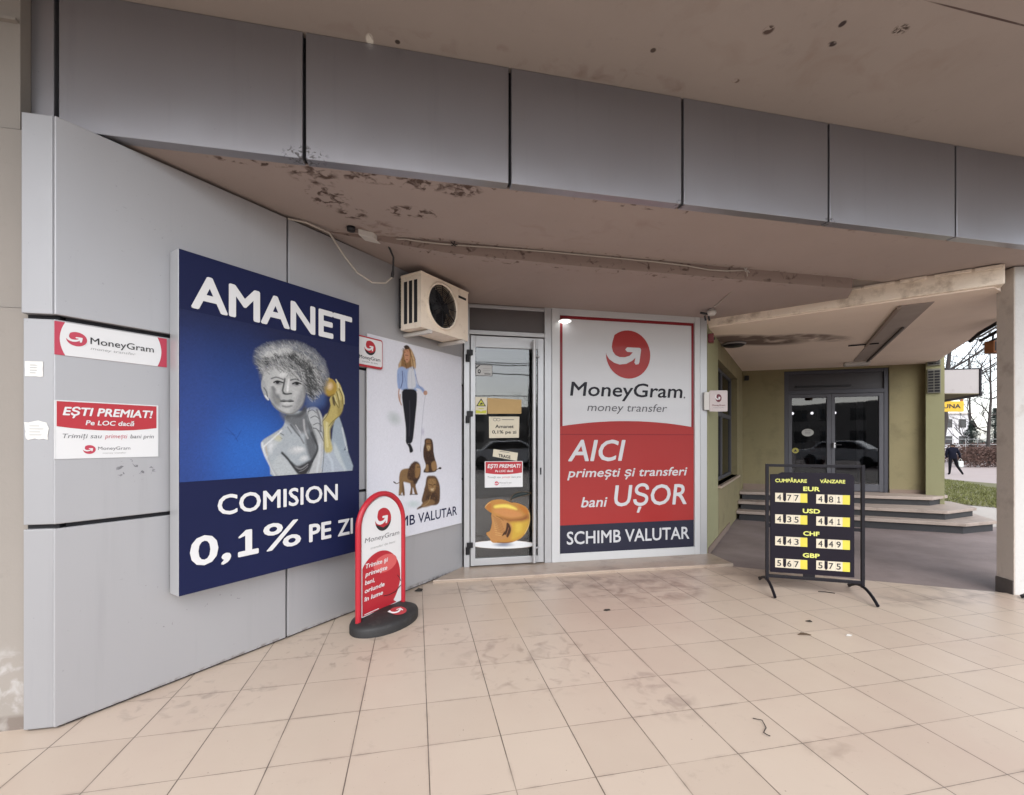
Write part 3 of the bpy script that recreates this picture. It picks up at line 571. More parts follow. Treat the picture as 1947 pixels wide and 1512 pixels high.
('e',(1.0733,1.7122),(0.0252,-0.005),(0.0,0.0276),(0.6172,0.6038,0.491),0.7,0),
('p',[(1.199,1.7859),(1.2613,1.7916),(1.2534,1.704),(1.2067,1.665)],(0.6584,0.6654,0.6654),0.018,0.5),
('p',[(1.0309,1.7977),(1.0626,1.7802),(1.0949,1.7208),(1.0877,1.6786),(1.052,1.6832),(1.0274,1.7292)],(0.1878,0.1946,0.2016),0.016,0.75),
('p',[(1.2221,1.7593),(1.2652,1.8211),(1.2692,1.7342),(1.2377,1.6668),(1.1762,1.6333),(1.199,1.6859)],(0.2086,0.2159,0.2232),0.02,0.7),
('s',[(1.0949,1.7111),(1.1425,1.709),(1.1914,1.7182)],0.006,(0.013,0.0144,0.016),0.003,0.95),
('s',[(1.0463,1.8349),(1.0733,1.8475),(1.1152,1.8396)],0.008,(0.0091,0.0103,0.0116),0.004,0.95),
('s',[(1.1823,1.8398),(1.2144,1.854),(1.2486,1.8455)],0.008,(0.0091,0.0103,0.0116),0.004,0.95),
('s',[(1.1255,1.8631),(1.1109,1.7917),(1.1255,1.7665),(1.1762,1.771)],0.008,(0.0423,0.0452,0.0482),0.006,0.8),
('e',(1.1094,1.8961),(0.0368,0.0046),(0.0,0.0279),(0.7758,0.7835,0.7835),0.8,0),
('e',(1.0733,1.7743),(0.0252,0.0024),(0.0,0.0276),(0.7305,0.7379,0.7379),0.6,0),
('e',(1.1462,1.8092),(0.012,0.0012),(0.0,0.0422),(0.8388,0.8469,0.8469),0.9,0),
('e',(1.1425,1.7047),(0.0262,0.0005),(0.0,0.0085),(0.807,0.8148,0.8148),0.8,0),
('e',(1.2377,1.3783),(0.0635,-0.0011),(0.0,0.0288),(0.807,0.8228,0.8308),0.7,0),
('e',(1.0239,1.3886),(0.0281,-0.0004),(0.0,0.0544),(0.807,0.8308,0.855),0.6,0),
('h',[(0.9357,1.941),(0.9424,2.0217),(1.0032,2.0725),(1.1094,2.1122),(1.2299,2.1271),(1.3338,2.0942),(1.4176,2.0327),(1.4522,1.9388),(1.4262,1.8371),(1.3837,1.7654),(1.3174,1.7305),(1.2891,1.8015),(1.2573,1.871),(1.199,1.8859),(1.1612,1.9026),(1.0949,1.9221),(1.0309,1.9341),(0.9895,1.9015),(0.9691,1.8787)],3,900,0.11,0.003,(0.0212,0.0232,0.0252),(0.107,0.1119,0.117),0.7),
('h',[(0.9357,1.941),(0.9424,2.0217),(1.0032,2.0725),(1.1094,2.1122),(1.2299,2.1271),(1.3338,2.0942),(1.4176,2.0327),(1.4522,1.9388),(1.4262,1.8371),(1.3837,1.7654),(1.3174,1.7305),(1.2891,1.8015),(1.2573,1.871),(1.199,1.8859),(1.1612,1.9026),(1.0949,1.9221),(1.0309,1.9341),(0.9895,1.9015),(0.9691,1.8787)],5,800,0.1,0.0028,(0.6867,0.7011,0.7011),(0.2623,0.2705,0.2705),0.7),
('h',[(1.0239,2.0081),(1.1462,2.0274),(1.2692,1.9524),(1.3012,1.7953),(1.3338,1.7391),(1.3837,1.8329),(1.3338,1.9758),(1.2067,2.0513),(1.0733,2.0573)],21,320,0.09,0.0035,(0.0103,0.0116,0.013),(0.0452,0.0482,0.0513),0.7),
('h',[(0.949,1.9962),(1.0032,2.0589),(1.1021,2.097),(1.2067,2.1086),(1.1612,2.051),(1.0309,2.016)],22,260,0.09,0.003,(0.7605,0.7758,0.7758),(0.4564,0.4678,0.4678),0.6),
('h',[(0.9226,1.9391),(0.9258,2.0389),(1.0032,2.0928),(1.1094,2.1331),(1.2455,2.148),(1.3586,2.1132),(1.4435,2.0442),(1.483,1.9426),(1.4522,1.8397),(1.4091,1.9334),(1.3012,2.0594),(1.1462,2.0908),(0.9895,2.0363)],8,900,0.06,0.0026,(0.305,0.3231,0.3419),(0.1022,0.1221,0.1878),0.45),
('s',[(0.7449,1.5181),(0.7838,1.4809),(0.8113,1.4364)],0.006,(0.013,0.0452,0.2232),0.004,0.5),
('s',[(0.833,1.5041),(0.8021,1.4492)],0.006,(0.013,0.0452,0.2232),0.004,0.5),
('s',[(0.7361,1.4929),(0.796,1.4747)],0.006,(0.013,0.0452,0.2232),0.004,0.4)]
LION_ART=[
('e',(2.2436,1.6449),(0.1227,-0.0223),(0.0,0.0894),(0.4452,0.5271,0.5149),0.6,0),
('e',(2.4952,0.8282),(0.1358,-0.0163),(0.0,0.0564),(0.4342,0.6172,0.5776),0.5,0),
('p',[(2.3661,2.296),(2.4013,2.3406),(2.4612,2.3123),(2.5102,2.2419),(2.5225,2.1561),(2.4612,2.1042),(2.297,2.1164),(2.3313,2.2055)],(0.305,0.162,0.0648),0.008,1),
('p',[(2.4612,2.3036),(2.504,2.2322),(2.5201,2.147),(2.4795,2.1153),(2.4612,2.2082)],(0.6724,0.4678,0.2542),0.008,1),
('p',[(2.3313,2.1886),(2.3198,2.1195),(2.297,2.108),(2.3027,2.1507)],(0.6724,0.5029,0.305),0.008,0.8),
('p',[(2.2801,2.0889),(2.3429,2.1311),(2.4132,2.1237),(2.4917,2.1518),(2.5225,2.0947),(2.5412,1.9914),(2.6238,1.9644),(2.6628,1.9142),(2.6367,1.9029),(2.5854,1.9428),(2.5225,1.9455),(2.535,1.9203),(2.3486,1.9115),(2.3313,1.9183),(2.2857,1.9306)],(0.3712,0.491,0.7758),0.006,1),
('p',[(2.4251,2.1167),(2.4856,2.1422),(2.5102,2.0756),(2.5225,1.9631),(2.4251,1.9273),(2.4132,2.0121)],(0.7454,0.7758,0.8388),0.01,1),
('s',[(2.3429,2.0888),(2.3486,2.0047),(2.3256,1.9346)],0.01,(0.0452,0.0612,0.1878),0.006,0.85),
('s',[(2.5225,2.0771),(2.5601,1.9845),(2.6497,1.922)],0.01,(0.1878,0.2232,0.4564),0.006,0.7),
('s',[(2.3027,1.9155),(2.297,1.8563),(2.3107,1.8069)],0.014,(0.5149,0.2623,0.1559),0.006,0.9),
('p',[(2.3661,2.2747),(2.4132,2.3126),(2.4431,2.2746),(2.4371,2.2046),(2.4013,2.1735),(2.3661,2.2109)],(0.6172,0.305,0.1812),0.005,1),
('s',[(2.3719,2.2714),(2.4132,2.2654)],0.008,(0.0452,0.0212,0.0176),0.004,0.8),
('s',[(2.3872,2.2056),(2.4203,2.2107)],0.006,(0.1878,0.0319,0.0319),0.004,0.8),
('s',[(2.3544,2.3025),(2.3661,2.2109),(2.4013,2.1221)],0.012,(0.107,0.0513,0.0212),0.008,0.8),
('s',[(2.4311,2.3157),(2.4734,2.2275),(2.4917,2.1344)],0.012,(0.162,0.0762,0.0273),0.008,0.8),
('e',(2.4013,2.3234),(0.0382,0.0024),(0.0,0.0197),(0.0319,0.0194,0.016),0.95,1),
('e',(2.6591,1.9146),(0.0311,0.0028),(0.0,0.0243),(0.552,0.2961,0.1746),0.9,1),
('s',[(2.6562,1.8853),(2.6338,1.7772),(2.6144,1.6316),(2.6005,1.516),(2.5895,1.3339)],0.006,(0.3916,0.4125,0.5149),0.004,0.8),
('e',(2.6199,1.5259),(0.0335,0.0005),(0.0,0.0578),(0.552,0.5395,0.6867),0.8,0),
('p',[(2.3388,1.895),(2.4299,1.9312),(2.5285,1.9218),(2.5379,1.8279),(2.5218,1.7038),(2.5019,1.5616),(2.4755,1.4299),(2.4171,1.4115),(2.3915,1.4301),(2.389,1.5589),(2.3663,1.6959)],(0.0091,0.0091,0.0176),0.006,1),
('s',[(2.4364,1.8203),(2.4429,1.6533),(2.4325,1.4857)],0.012,(0.0545,0.0545,0.0762),0.01,0.7),
('p',[(2.3915,1.4485),(2.4171,1.4115),(2.4493,1.4113),(2.4847,1.3548),(2.4794,1.3315),(2.4429,1.3257),(2.4299,1.3743),(2.3979,1.4162)],(0.006,0.006,0.0103),0.005,1),
('s',[(2.3165,1.8657),(2.314,1.8111),(2.3313,1.776)],0.016,(0.5149,0.305,0.2016),0.006,0.8),
('p',[(2.652,1.4538),(2.7088,1.4637),(2.7596,1.4442),(2.7772,1.3698),(2.7816,1.3102),(2.8187,1.2093),(2.8262,1.149),(2.789,1.1211),(2.645,1.1248),(2.638,1.1493),(2.6661,1.1866),(2.631,1.2752),(2.6282,1.3524),(2.645,1.4102)],(0.0612,0.0296,0.016),0.006,1),
('p',[(2.6661,1.4392),(2.7232,1.449),(2.745,1.4096),(2.7377,1.3506),(2.6945,1.3318),(2.6704,1.3712)],(0.2462,0.1329,0.0545),0.006,1),
('p',[(2.6803,1.3856),(2.7232,1.3852),(2.7232,1.3459),(2.6945,1.3415)],(0.6172,0.4452,0.2232),0.006,0.9),
('p',[(2.6591,1.3228),(2.7669,1.3303),(2.7816,1.2506),(2.745,1.2026),(2.6874,1.2149),(2.652,1.2648)],(0.0423,0.0212,0.0144),0.01,0.9),
('p',[(2.745,1.2124),(2.8113,1.2296),(2.8307,1.1487),(2.7669,1.1323)],(0.3515,0.2086,0.0887),0.008,1),
('p',[(2.6661,1.1964),(2.7017,1.1947),(2.7017,1.1263),(2.6591,1.1288)],(0.305,0.1812,0.0802),0.006,1),
('s',[(2.8113,1.1398),(2.8639,1.152),(2.8945,1.1554)],0.01,(0.1022,0.0612,0.0319),0.004,1),
('e',(2.8792,1.1542),(0.0246,-0.0013),(0.0,0.0121),(0.016,0.0091,0.007),1,1),
('s',[(2.6732,1.41),(2.745,1.4096)],0.007,(0.016,0.0091,0.007),0.004,0.8),
('s',[(2.638,1.13),(2.745,1.1217),(2.8187,1.1294)],0.01,(0.0452,0.0273,0.0194),0.006,0.8),
('p',[(2.3042,1.1044),(2.3288,1.1618),(2.3915,1.1767),(2.4429,1.1694),(2.5218,1.1274),(2.5352,1.0413),(2.4689,1.0277),(2.3789,1.0488),(2.36,1.0457),(2.3663,0.9719),(2.3412,0.956),(2.3226,0.9351),(2.2981,0.9376),(2.3042,1.0139)],(0.2705,0.162,0.0723),0.006,1),
('p',[(2.3475,1.0558),(2.3663,1.0085),(2.3763,0.9296),(2.3537,0.9273),(2.3412,0.9742)],(0.1559,0.0887,0.0423),0.005,1),
('p',[(2.4107,1.1249),(2.4429,1.1973),(2.5085,1.2394),(2.569,1.2199),(2.5923,1.1614),(2.5827,1.0854),(2.5352,1.0413),(2.4689,1.0558),(2.4171,1.0782)],(0.0685,0.0343,0.0212),0.008,1),
('p',[(2.5218,1.2124),(2.5759,1.2005),(2.5895,1.152),(2.5622,1.0868),(2.5218,1.0801),(2.5085,1.1376)],(0.305,0.1746,0.0723),0.007,1),
('s',[(2.542,1.1831),(2.5786,1.1813)],0.008,(0.016,0.0091,0.007),0.004,0.8),
('p',[(2.4493,1.0386),(2.5218,1.0423),(2.5218,0.9951),(2.542,0.9364),(2.5487,0.9168),(2.5085,0.9255),(2.482,0.9891),(2.4755,0.9289),(2.4429,0.9275),(2.4558,0.9915)],(0.1878,0.107,0.0513),0.005,1),
('p',[(2.4952,1.0632),(2.5487,1.0593),(2.5352,1.0224),(2.4952,1.0256)],(0.0395,0.0212,0.016),0.007,0.9),
('s',[(2.3042,1.0501),(2.2677,1.044),(2.2377,1.0598)],0.008,(0.1384,0.0802,0.0395),0.004,1),
('e',(2.2484,1.0563),(0.0193,-0.0087),(-0.0048,0.0093),(0.016,0.0091,0.007),1,1),
('s',[(2.3017,0.9372),(2.3412,0.9304)],0.01,(0.0612,0.0369,0.0232),0.005,0.8),
('s',[(2.4429,0.9275),(2.546,0.917)],0.01,(0.0612,0.0369,0.0232),0.005,0.8),
('p',[(2.6803,1.0788),(2.745,1.0862),(2.8187,1.0694),(2.8716,0.9851),(2.8792,0.9036),(2.8716,0.8135),(2.8187,0.7795),(2.6874,0.7906),(2.5487,0.7695),(2.5514,0.7882),(2.6171,0.8136),(2.6033,0.8537),(2.631,0.9278),(2.6591,1.0026)],(0.1274,0.0685,0.0343),0.007,1),
('p',[(2.7017,1.048),(2.7669,1.0581),(2.8187,1.0294),(2.8113,0.9501),(2.7669,0.9145),(2.716,0.9391),(2.6945,0.9997)],(0.3515,0.2086,0.0887),0.007,1),
('p',[(2.7377,0.9567),(2.7816,0.9528),(2.7742,0.9188),(2.745,0.9216)],(0.7305,0.552,0.3325),0.006,1),
('s',[(2.7088,1.0034),(2.745,0.9906)],0.008,(0.016,0.0091,0.007),0.004,0.85),
('s',[(2.7742,0.9882),(2.8113,0.995)],0.008,(0.016,0.0091,0.007),0.004,0.85),
('s',[(2.7566,0.9946),(2.7566,0.955)],0.01,(0.1878,0.0976,0.0395),0.006,0.8),
('p',[(2.6945,0.9216),(2.8187,0.9095),(2.8488,0.8261),(2.745,0.7983),(2.6661,0.8272)],(0.0545,0.0296,0.0194),0.014,0.85),
('p',[(2.6033,0.8153),(2.7305,0.8492),(2.8038,0.8113),(2.745,0.7836),(2.631,0.7782)],(0.2623,0.1559,0.0723),0.008,0.9),
('s',[(2.7305,0.8787),(2.7017,0.8231),(2.631,0.7926)],0.01,(0.4342,0.2705,0.1221),0.008,0.7),
('h',[(2.6661,1.0603),(2.745,1.0843),(2.8337,1.0584),(2.8792,0.9036),(2.8488,0.8161),(2.6591,0.8377),(2.631,0.9278)],11,200,0.045,0.003,(0.0176,0.0097,0.007),(0.305,0.162,0.0612),0.7),
('h',[(2.4171,1.1245),(2.4429,1.1973),(2.5085,1.2394),(2.5352,1.1929),(2.5218,1.0896),(2.4689,1.0558)],12,140,0.045,0.003,(0.016,0.0091,0.007),(0.1878,0.0976,0.0423),0.7),
('h',[(2.652,1.4538),(2.7088,1.4637),(2.7596,1.4442),(2.7816,1.3102),(2.7669,1.2115),(2.6661,1.2158),(2.631,1.2752)],13,140,0.045,0.003,(0.016,0.0091,0.007),(0.2159,0.1119,0.0482),0.65),
('h',[(2.3165,1.1489),(2.4171,1.1615),(2.4429,1.0577),(2.3165,1.0491)],14,80,0.03,0.003,(0.117,0.0685,0.0319),(0.3515,0.2159,0.0976),0.5),
('h',[(2.3429,2.292),(2.4013,2.3406),(2.4612,2.3123),(2.5102,2.2419),(2.5225,2.1473),(2.4612,2.1129),(2.3661,2.1173),(2.3429,2.2158)],15,60,0.1,0.003,(0.1022,0.0482,0.0176),(0.6172,0.402,0.1746),0.7),
('p',[(2.3754,2.2635),(2.4108,2.2822),(2.4323,2.2556),(2.4251,2.2071),(2.4013,2.1821),(2.3778,2.2127)],(0.6308,0.3231,0.1946),0.004,1),
('s',[(2.3825,2.2459),(2.4203,2.2485)],0.005,(0.0319,0.0176,0.016),0.003,0.85),
('s',[(2.3919,2.2046),(2.4156,2.2082)],0.005,(0.2232,0.0343,0.0343),0.003,0.9),
('s',[(2.3661,2.0748),(2.4132,1.9262)],0.006,(0.1878,0.2623,0.5149),0.005,0.7),
('s',[(2.4612,2.1042),(2.4734,1.9407)],0.006,(0.5149,0.552,0.6724),0.005,0.7),
('s',[(2.297,2.0576),(2.3084,1.9245)],0.006,(0.1559,0.2159,0.4564),0.005,0.6)]
APPLE_ART=[
('e',(0.9617,0.2633),(0.3926,-0.0187),(0.0,0.0495),(0.8714,0.8879,0.9047),1,2),
('e',(0.9617,0.2606),(0.1579,-0.0076),(0.0,0.033),(0.1878,0.2159,0.305),0.9,0),
('e',(0.9785,0.2818),(0.1127,-0.0053),(0.0,0.0137),(0.0452,0.0319,0.0612),0.8,0),
('s',[(0.6356,0.249),(0.7838,0.221),(0.9617,0.2083),(1.1764,0.2004),(1.3486,0.2114)],0.008,(1.0,1.0,1.0),0.005,0.9),
('p',[(0.7507,0.6961),(0.7838,0.7388),(0.8391,0.7674),(0.917,0.7762),(0.9841,0.7634),(1.046,0.7369),(1.0912,0.7356),(1.1536,0.7172),(1.2221,0.6818),(1.2622,0.6249),(1.2748,0.5521),(1.2622,0.469),(1.2278,0.3925),(1.1764,0.3336),(1.1082,0.2979),(1.0404,0.2816),(0.9282,0.2841),(0.8502,0.2878),(0.8225,0.3055),(0.8059,0.3391),(0.7672,0.3899),(0.7782,0.4113),(0.8059,0.4211),(0.8225,0.4696),(0.8308,0.524),(0.8225,0.59),(0.828,0.6226),(0.8003,0.64),(0.7562,0.6796)],(0.552,0.2705,0.0685),0.002,1,1),
('e',(1.0066,0.6608),(0.1698,-0.083),(-0.0225,0.0558),(0.6724,0.2623,0.0612),0.8,0),
('p',[(0.8558,0.7039),(0.9282,0.7182),(1.0179,0.7156),(1.0969,0.6801),(1.1196,0.6517),(1.063,0.659),(0.9729,0.6784),(0.8724,0.676)],(0.956,0.7913,0.1559),0.012,0.95),
('p',[(0.878,0.6703),(0.9617,0.6732),(1.0517,0.6594),(1.1536,0.6229),(1.1764,0.5778),(1.063,0.5596),(0.9505,0.5856),(0.8502,0.6383)],(0.6867,0.305,0.117),0.02,0.8),
('p',[(0.9282,0.5754),(1.0404,0.5494),(1.1764,0.5611),(1.245,0.5977),(1.2335,0.5313),(1.063,0.5209),(0.9729,0.5408)],(0.305,0.107,0.0395),0.02,0.9),
('p',[(1.0404,0.5052),(1.1764,0.5112),(1.2565,0.5305),(1.245,0.453),(1.1992,0.377),(1.1196,0.325),(1.0517,0.317),(1.063,0.4159)],(0.6724,0.4342,0.0648),0.02,0.95),
('p',[(1.1082,0.4916),(1.1764,0.489),(1.165,0.4117),(1.1082,0.403)],(0.807,0.5776,0.1022),0.02,0.7),
('s',[(1.2622,0.6194),(1.2725,0.5522),(1.2565,0.4637),(1.2107,0.3765)],0.006,(0.956,0.7454,0.305),0.004,0.8),
('p',[(1.1366,0.7066),(1.2107,0.6766),(1.2507,0.6253),(1.2278,0.5982),(1.165,0.6558)],(0.552,0.1878,0.0343),0.015,0.8),
('p',[(0.7617,0.6958),(0.8059,0.7382),(0.8225,0.7158),(0.8225,0.6447),(0.8003,0.6454)],(0.5149,0.1878,0.0452),0.01,0.8),
('s',[(0.7534,0.696),(0.7893,0.7332),(0.8114,0.7435)],0.005,(0.956,0.7157,0.3515),0.004,0.8),
('p',[(0.828,0.6226),(0.878,0.5881),(0.9505,0.5526),(1.0291,0.5111),(1.063,0.4601),(1.0404,0.3948),(1.0179,0.3351),(0.9505,0.3216),(0.8502,0.2987),(0.8169,0.3222),(0.7782,0.3895),(0.8059,0.4211),(0.828,0.4804)],(0.552,0.2705,0.0976),0.006,0.95),
('s',[(0.8391,0.5894),(0.878,0.5661),(0.9282,0.5424)],0.005,(0.1878,0.0648,0.0212),0.004,0.7),
('s',[(0.8363,0.5813),(0.8724,0.5526)],0.004,(0.8388,0.552,0.2232),0.003,0.7),
('s',[(0.8458,0.5684),(0.888,0.5449),(0.936,0.5223)],0.005,(0.1878,0.0648,0.0212),0.004,0.7),
('s',[(0.8408,0.556),(0.8802,0.5293)],0.004,(0.8388,0.552,0.2232),0.003,0.7),
('s',[(0.8524,0.5473),(0.898,0.5237),(0.9438,0.5022)],0.005,(0.1878,0.0648,0.0212),0.004,0.7),
('s',[(0.8452,0.5306),(0.888,0.506)],0.004,(0.8388,0.552,0.2232),0.003,0.7),
('s',[(0.8591,0.5263),(0.9081,0.5025),(0.9516,0.4821)],0.005,(0.1878,0.0648,0.0212),0.004,0.7),
('s',[(0.8496,0.5053),(0.8958,0.4827)],0.004,(0.8388,0.552,0.2232),0.003,0.7),
('s',[(0.8658,0.5052),(0.9181,0.4812),(0.9595,0.462)],0.005,(0.1878,0.0648,0.0212),0.004,0.7),
('s',[(0.8541,0.4799),(0.9036,0.4593)],0.004,(0.8388,0.552,0.2232),0.003,0.7),
('s',[(0.8724,0.4841),(0.9282,0.46),(0.9673,0.4419)],0.005,(0.1878,0.0648,0.0212),0.004,0.7),
('s',[(0.8585,0.4545),(0.9114,0.4359)],0.004,(0.8388,0.552,0.2232),0.003,0.7),
('s',[(0.8791,0.463),(0.9382,0.4387),(0.9752,0.4218)],0.005,(0.1878,0.0648,0.0212),0.004,0.7),
('s',[(0.863,0.4291),(0.9192,0.4125)],0.004,(0.8388,0.552,0.2232),0.003,0.7),
('s',[(0.8858,0.4419),(0.9483,0.4174),(0.983,0.4016)],0.005,(0.1878,0.0648,0.0212),0.004,0.7),
('s',[(0.8674,0.4037),(0.927,0.3891)],0.004,(0.8388,0.552,0.2232),0.003,0.7),
('s',[(0.8925,0.4208),(0.9584,0.3961),(0.9909,0.3815)],0.005,(0.1878,0.0648,0.0212),0.004,0.7),
('s',[(0.8719,0.3783),(0.9349,0.3657)],0.004,(0.8388,0.552,0.2232),0.003,0.7),
('p',[(1.001,0.5067),(1.0291,0.4946),(1.0517,0.4219),(1.0179,0.3461),(1.001,0.3469),(0.9841,0.3751),(0.9505,0.3601),(0.9561,0.3818),(0.9841,0.4192),(0.9954,0.4628)],(0.0452,0.016,0.0103),0.005,0.95),
('s',[(1.0235,0.4507),(1.0066,0.3962),(0.9954,0.3636)],0.007,(0.402,0.1878,0.0802),0.004,0.8),
('s',[(0.9729,0.4087),(0.9505,0.3656)],0.005,(0.0612,0.0232,0.0116),0.004,0.9),
('s',[(0.8836,0.5879),(0.9282,0.5644),(0.9617,0.5357)],0.007,(0.1022,0.0343,0.0144),0.006,0.7),
('s',[(0.8947,0.2939),(0.9729,0.2848),(1.063,0.2889)],0.008,(0.1878,0.0612,0.013),0.008,0.8),
('p',[(1.0432,0.748),(1.046,0.7755),(1.0686,0.8191),(1.1196,0.8483),(1.1878,0.855),(1.2679,0.8476),(1.2852,0.836),(1.2335,0.815),(1.165,0.8001),(1.1082,0.7849),(1.063,0.7695),(1.0517,0.745)],(0.016,0.0252,0.0273),0.003,1,1),
('s',[(1.063,0.7861),(1.1309,0.8231),(1.2335,0.8372)],0.004,(0.1022,0.1384,0.1384),0.003,0.8)]
# ============================================================ THE GROUND
CA, SA = math.cos(R(11.917)), math.sin(R(11.917))
def lg(lat, dep): return (lat*CA + dep*SA, -lat*SA + dep*CA)      # sideways / forward distance -> ground plan
def fall(dep): return -.02 if dep < 9.5 else (-.4 if dep > 22 else -.02 - .38*(dep-9.5)/12.5)
mb = MB()
lats = [-400, -40, -12, -6, 0, 4, 8, 12, 16, 20, 26, 40, 400]; deps = [-400, -60, -20, -6, 0, 4, 7, 9.5, 12, 15, 18, 22, 30, 60, 500]
co = [(*lg(a, d), fall(d)) for d in deps for a in lats]; nl = len(lats)
mb._add(co, [(j*nl+i, j*nl+i+1, (j+1)*nl+i+1, (j+1)*nl+i) for j in range(len(deps)-1) for i in range(nl-1)])
struct(mb.build('ground', ASPH))
struct(MB().prism([(-9, -1.2), (9, -1.2), (9, .68), (5.49, 3.20), (4.55, 3.80), (3.50, 4.575), (3.50, 4.62), (-.2, 5.2), (-3, 4.8), (-9, 2.8)], -.06, 0).build('tiled_pavement', TILE))
struct(MB().box(-60, 60, -9, -1.25, -.10, .0).build('bounce_pavement', mat('pale_bounce', (.46, .42, .38), .85, 0, .1, 1)))  # unseen pale sheet behind the camera, added to bounce light under the canopy
def strip(name, m, pts, dz, div=1, thick=0):
    b = MB(); co = [(*lg(a, d), fall(d)+dz) for a, d in pts]; b._add(co, [tuple(range(len(co)))]); return b.build(name, m)
def quadstrip(name, m, rows, dz):
    b = MB(); co = []
    for d, a0, a1 in rows: co += [(*lg(a0, d), fall(d)+dz), (*lg(a1, d), fall(d)+dz)]
    b._add(co, [(2*i, 2*i+1, 2*i+3, 2*i+2) for i in range(len(rows)-1)]); return b.build(name, m)
struct(quadstrip('lawn', LAWN, [(9.5, 10.7, 15), (10.4, 10.4, 18), (12, 10.6, 24), (15, 14, 24), (16.8, 14, 24), (18, 14, 19.2), (21.2, 14, 20.2)], .016))
struct(quadstrip('park_path', PATHM, [(16.6, 17.9, 40), (18.5, 14, 40), (22, 14, 40), (30, 14, 60), (37, 14, 60)], .008))
struct(quadstrip('paved_apron', KERB, [(7.6, 7.3, 12), (9.5, 8.0, 11.6), (10.3, 9.3, 11.4)], .006))
# grass blades: nobody could count them
mb = MB(); rng = random.Random(5); vs = []; fs = []
for i in range(9000):
    d = rng.uniform(9.6, 21); lo = 10.4 if d < 12 else 10.4 + (d-12)*.55
    hi = min(20.3, 12.2+(d-9.6)*.72); a = rng.uniform(lo, hi)
    if d > 16.6 and a > 17.8 + (d-16.6)*.5: continue
    if d < 10.4 and rng.random() < .4: continue
    x, y = lg(a, d); z = fall(d)+.016; h = rng.uniform(.03, .09); t = rng.uniform(0, 6.28); w = .012
    k = len(vs); vs += [(x-w*math.cos(t), y-w*math.sin(t), z), (x+w*math.cos(t), y+w*math.sin(t), z), (x+rng.uniform(-.05, .05), y+rng.uniform(-.05, .05), z+h)]; fs.append((k, k+1, k+2))
me = bpy.data.meshes.new('grass'); me.from_pydata(vs, [], fs); me.materials.append(GRASSB)
o = bpy.data.objects.new('grass', me); COL.objects.link(o); stuff(o)

# ============================================================ CANOPY, BEAM, SOFFITS
CAN_Y = .9
o = MB().box(-9, 7.3, CAN_Y, 2.90, 3.80, 4.25).build('concrete_canopy', CEIL); tag(o, 'broad stained concrete canopy overhead above the row of grey fascia panels', 'canopy')
beam = thing('fascia_beam', 'long beam clad in six grey metal panels running under the concrete canopy', 'beam', (-1.95, 2.80, 3.07))
edges = [-1.838, -.634, .578, 1.79, 2.995, 4.21, 5.42, 6.6]
OB = (-1.95, 2.80, 3.07)
for i in range(7):
    MB(OB).box(edges[i]+.009, edges[i+1]-.009, 2.80, 2.875, 3.066, 3.797).build('fascia_panel', CLADF, beam, .004)
MB(OB).box(-1.95, -1.85, 2.80, 2.875, 3.066, 3.797).build('end_strip', CLADF, beam, .004)
MB(OB).box(-1.94, 6.6, 2.845, 2.90, 3.085, 3.799).build('backing', JOINT, beam)
sof = thing('soffit', 'lower mould-spotted concrete soffit between grey beam and shop door', 'soffit', (0, 2.9, 3.075))
OS = (0, 2.9, 3.075)
MB(OS).prism([(-1.75, 2.876), (7.2, 2.876), (7.2, 3.765), (-.95, 3.765)], 3.075, 6).build('front_slab', SOFF, sof)
mb = MB(OS)   # rear slab: a step down of about ten centimetres that dies out towards the clad wall
P = [(-.75, 3.752, 3.074), (.25, 3.752, 2.985), (1.2, 3.752, 2.968), (4.30, 3.752, 2.968), (4.52, 4.0, 2.968), (3.62, 5.08, 2.968), (3.62, 5.6, 2.968), (.2, 5.6, 2.975), (.2, 4.75, 3.03)]
top = [(x, y, 3.2) for x, y, z in P]; n = len(P)
mb._add(P + top, [(8, 7, 6, 5, 4, 3, 2), (8, 2, 1), (8, 1, 0)] + [tuple(range(n, 2*n))], 0)
mb._add(P + top, [(i, (i+1) % n, n+(i+1) % n, n+i) for i in range(n)], 1)
mb.build('rear_slab', [SOFFR, RISERM], sof)
MB(OS).prism([(-3, 3.77), (4.6, 3.77), (3.7, 5.1), (3.7, 12), (-3, 12)], 3.21, 6).build('upper_floor', ROOMD, sof)

# ============================================================ CLAD WALL ON THE LEFT
wall = wall_thing('clad_wall', 'grey metal-clad wall with black panel joints carrying the blue sign', 'wall', 0, 0)
rows = [(.012, 1.001), (1.023, 2.044), (2.066, 3.052)]
for z0, z1 in rows:
    for u0, u1, nm in ((0, 1.2125, 'cladding_panel'), (1.2255, 3.29, 'cladding_panel')):
        y = -.012 if z0 > 2 else 0
        MB().box(u0, u1, y, .035, z0, z1).build(nm, CLAD, wall, .0045)
MB().box(.05, 3.29, .02, .06, .0, 3.05).build('backing', JOINT, wall)
MB().box(.05, 3.27, .06, .22, .0, 3.05).build('core', ROOMD, wall)
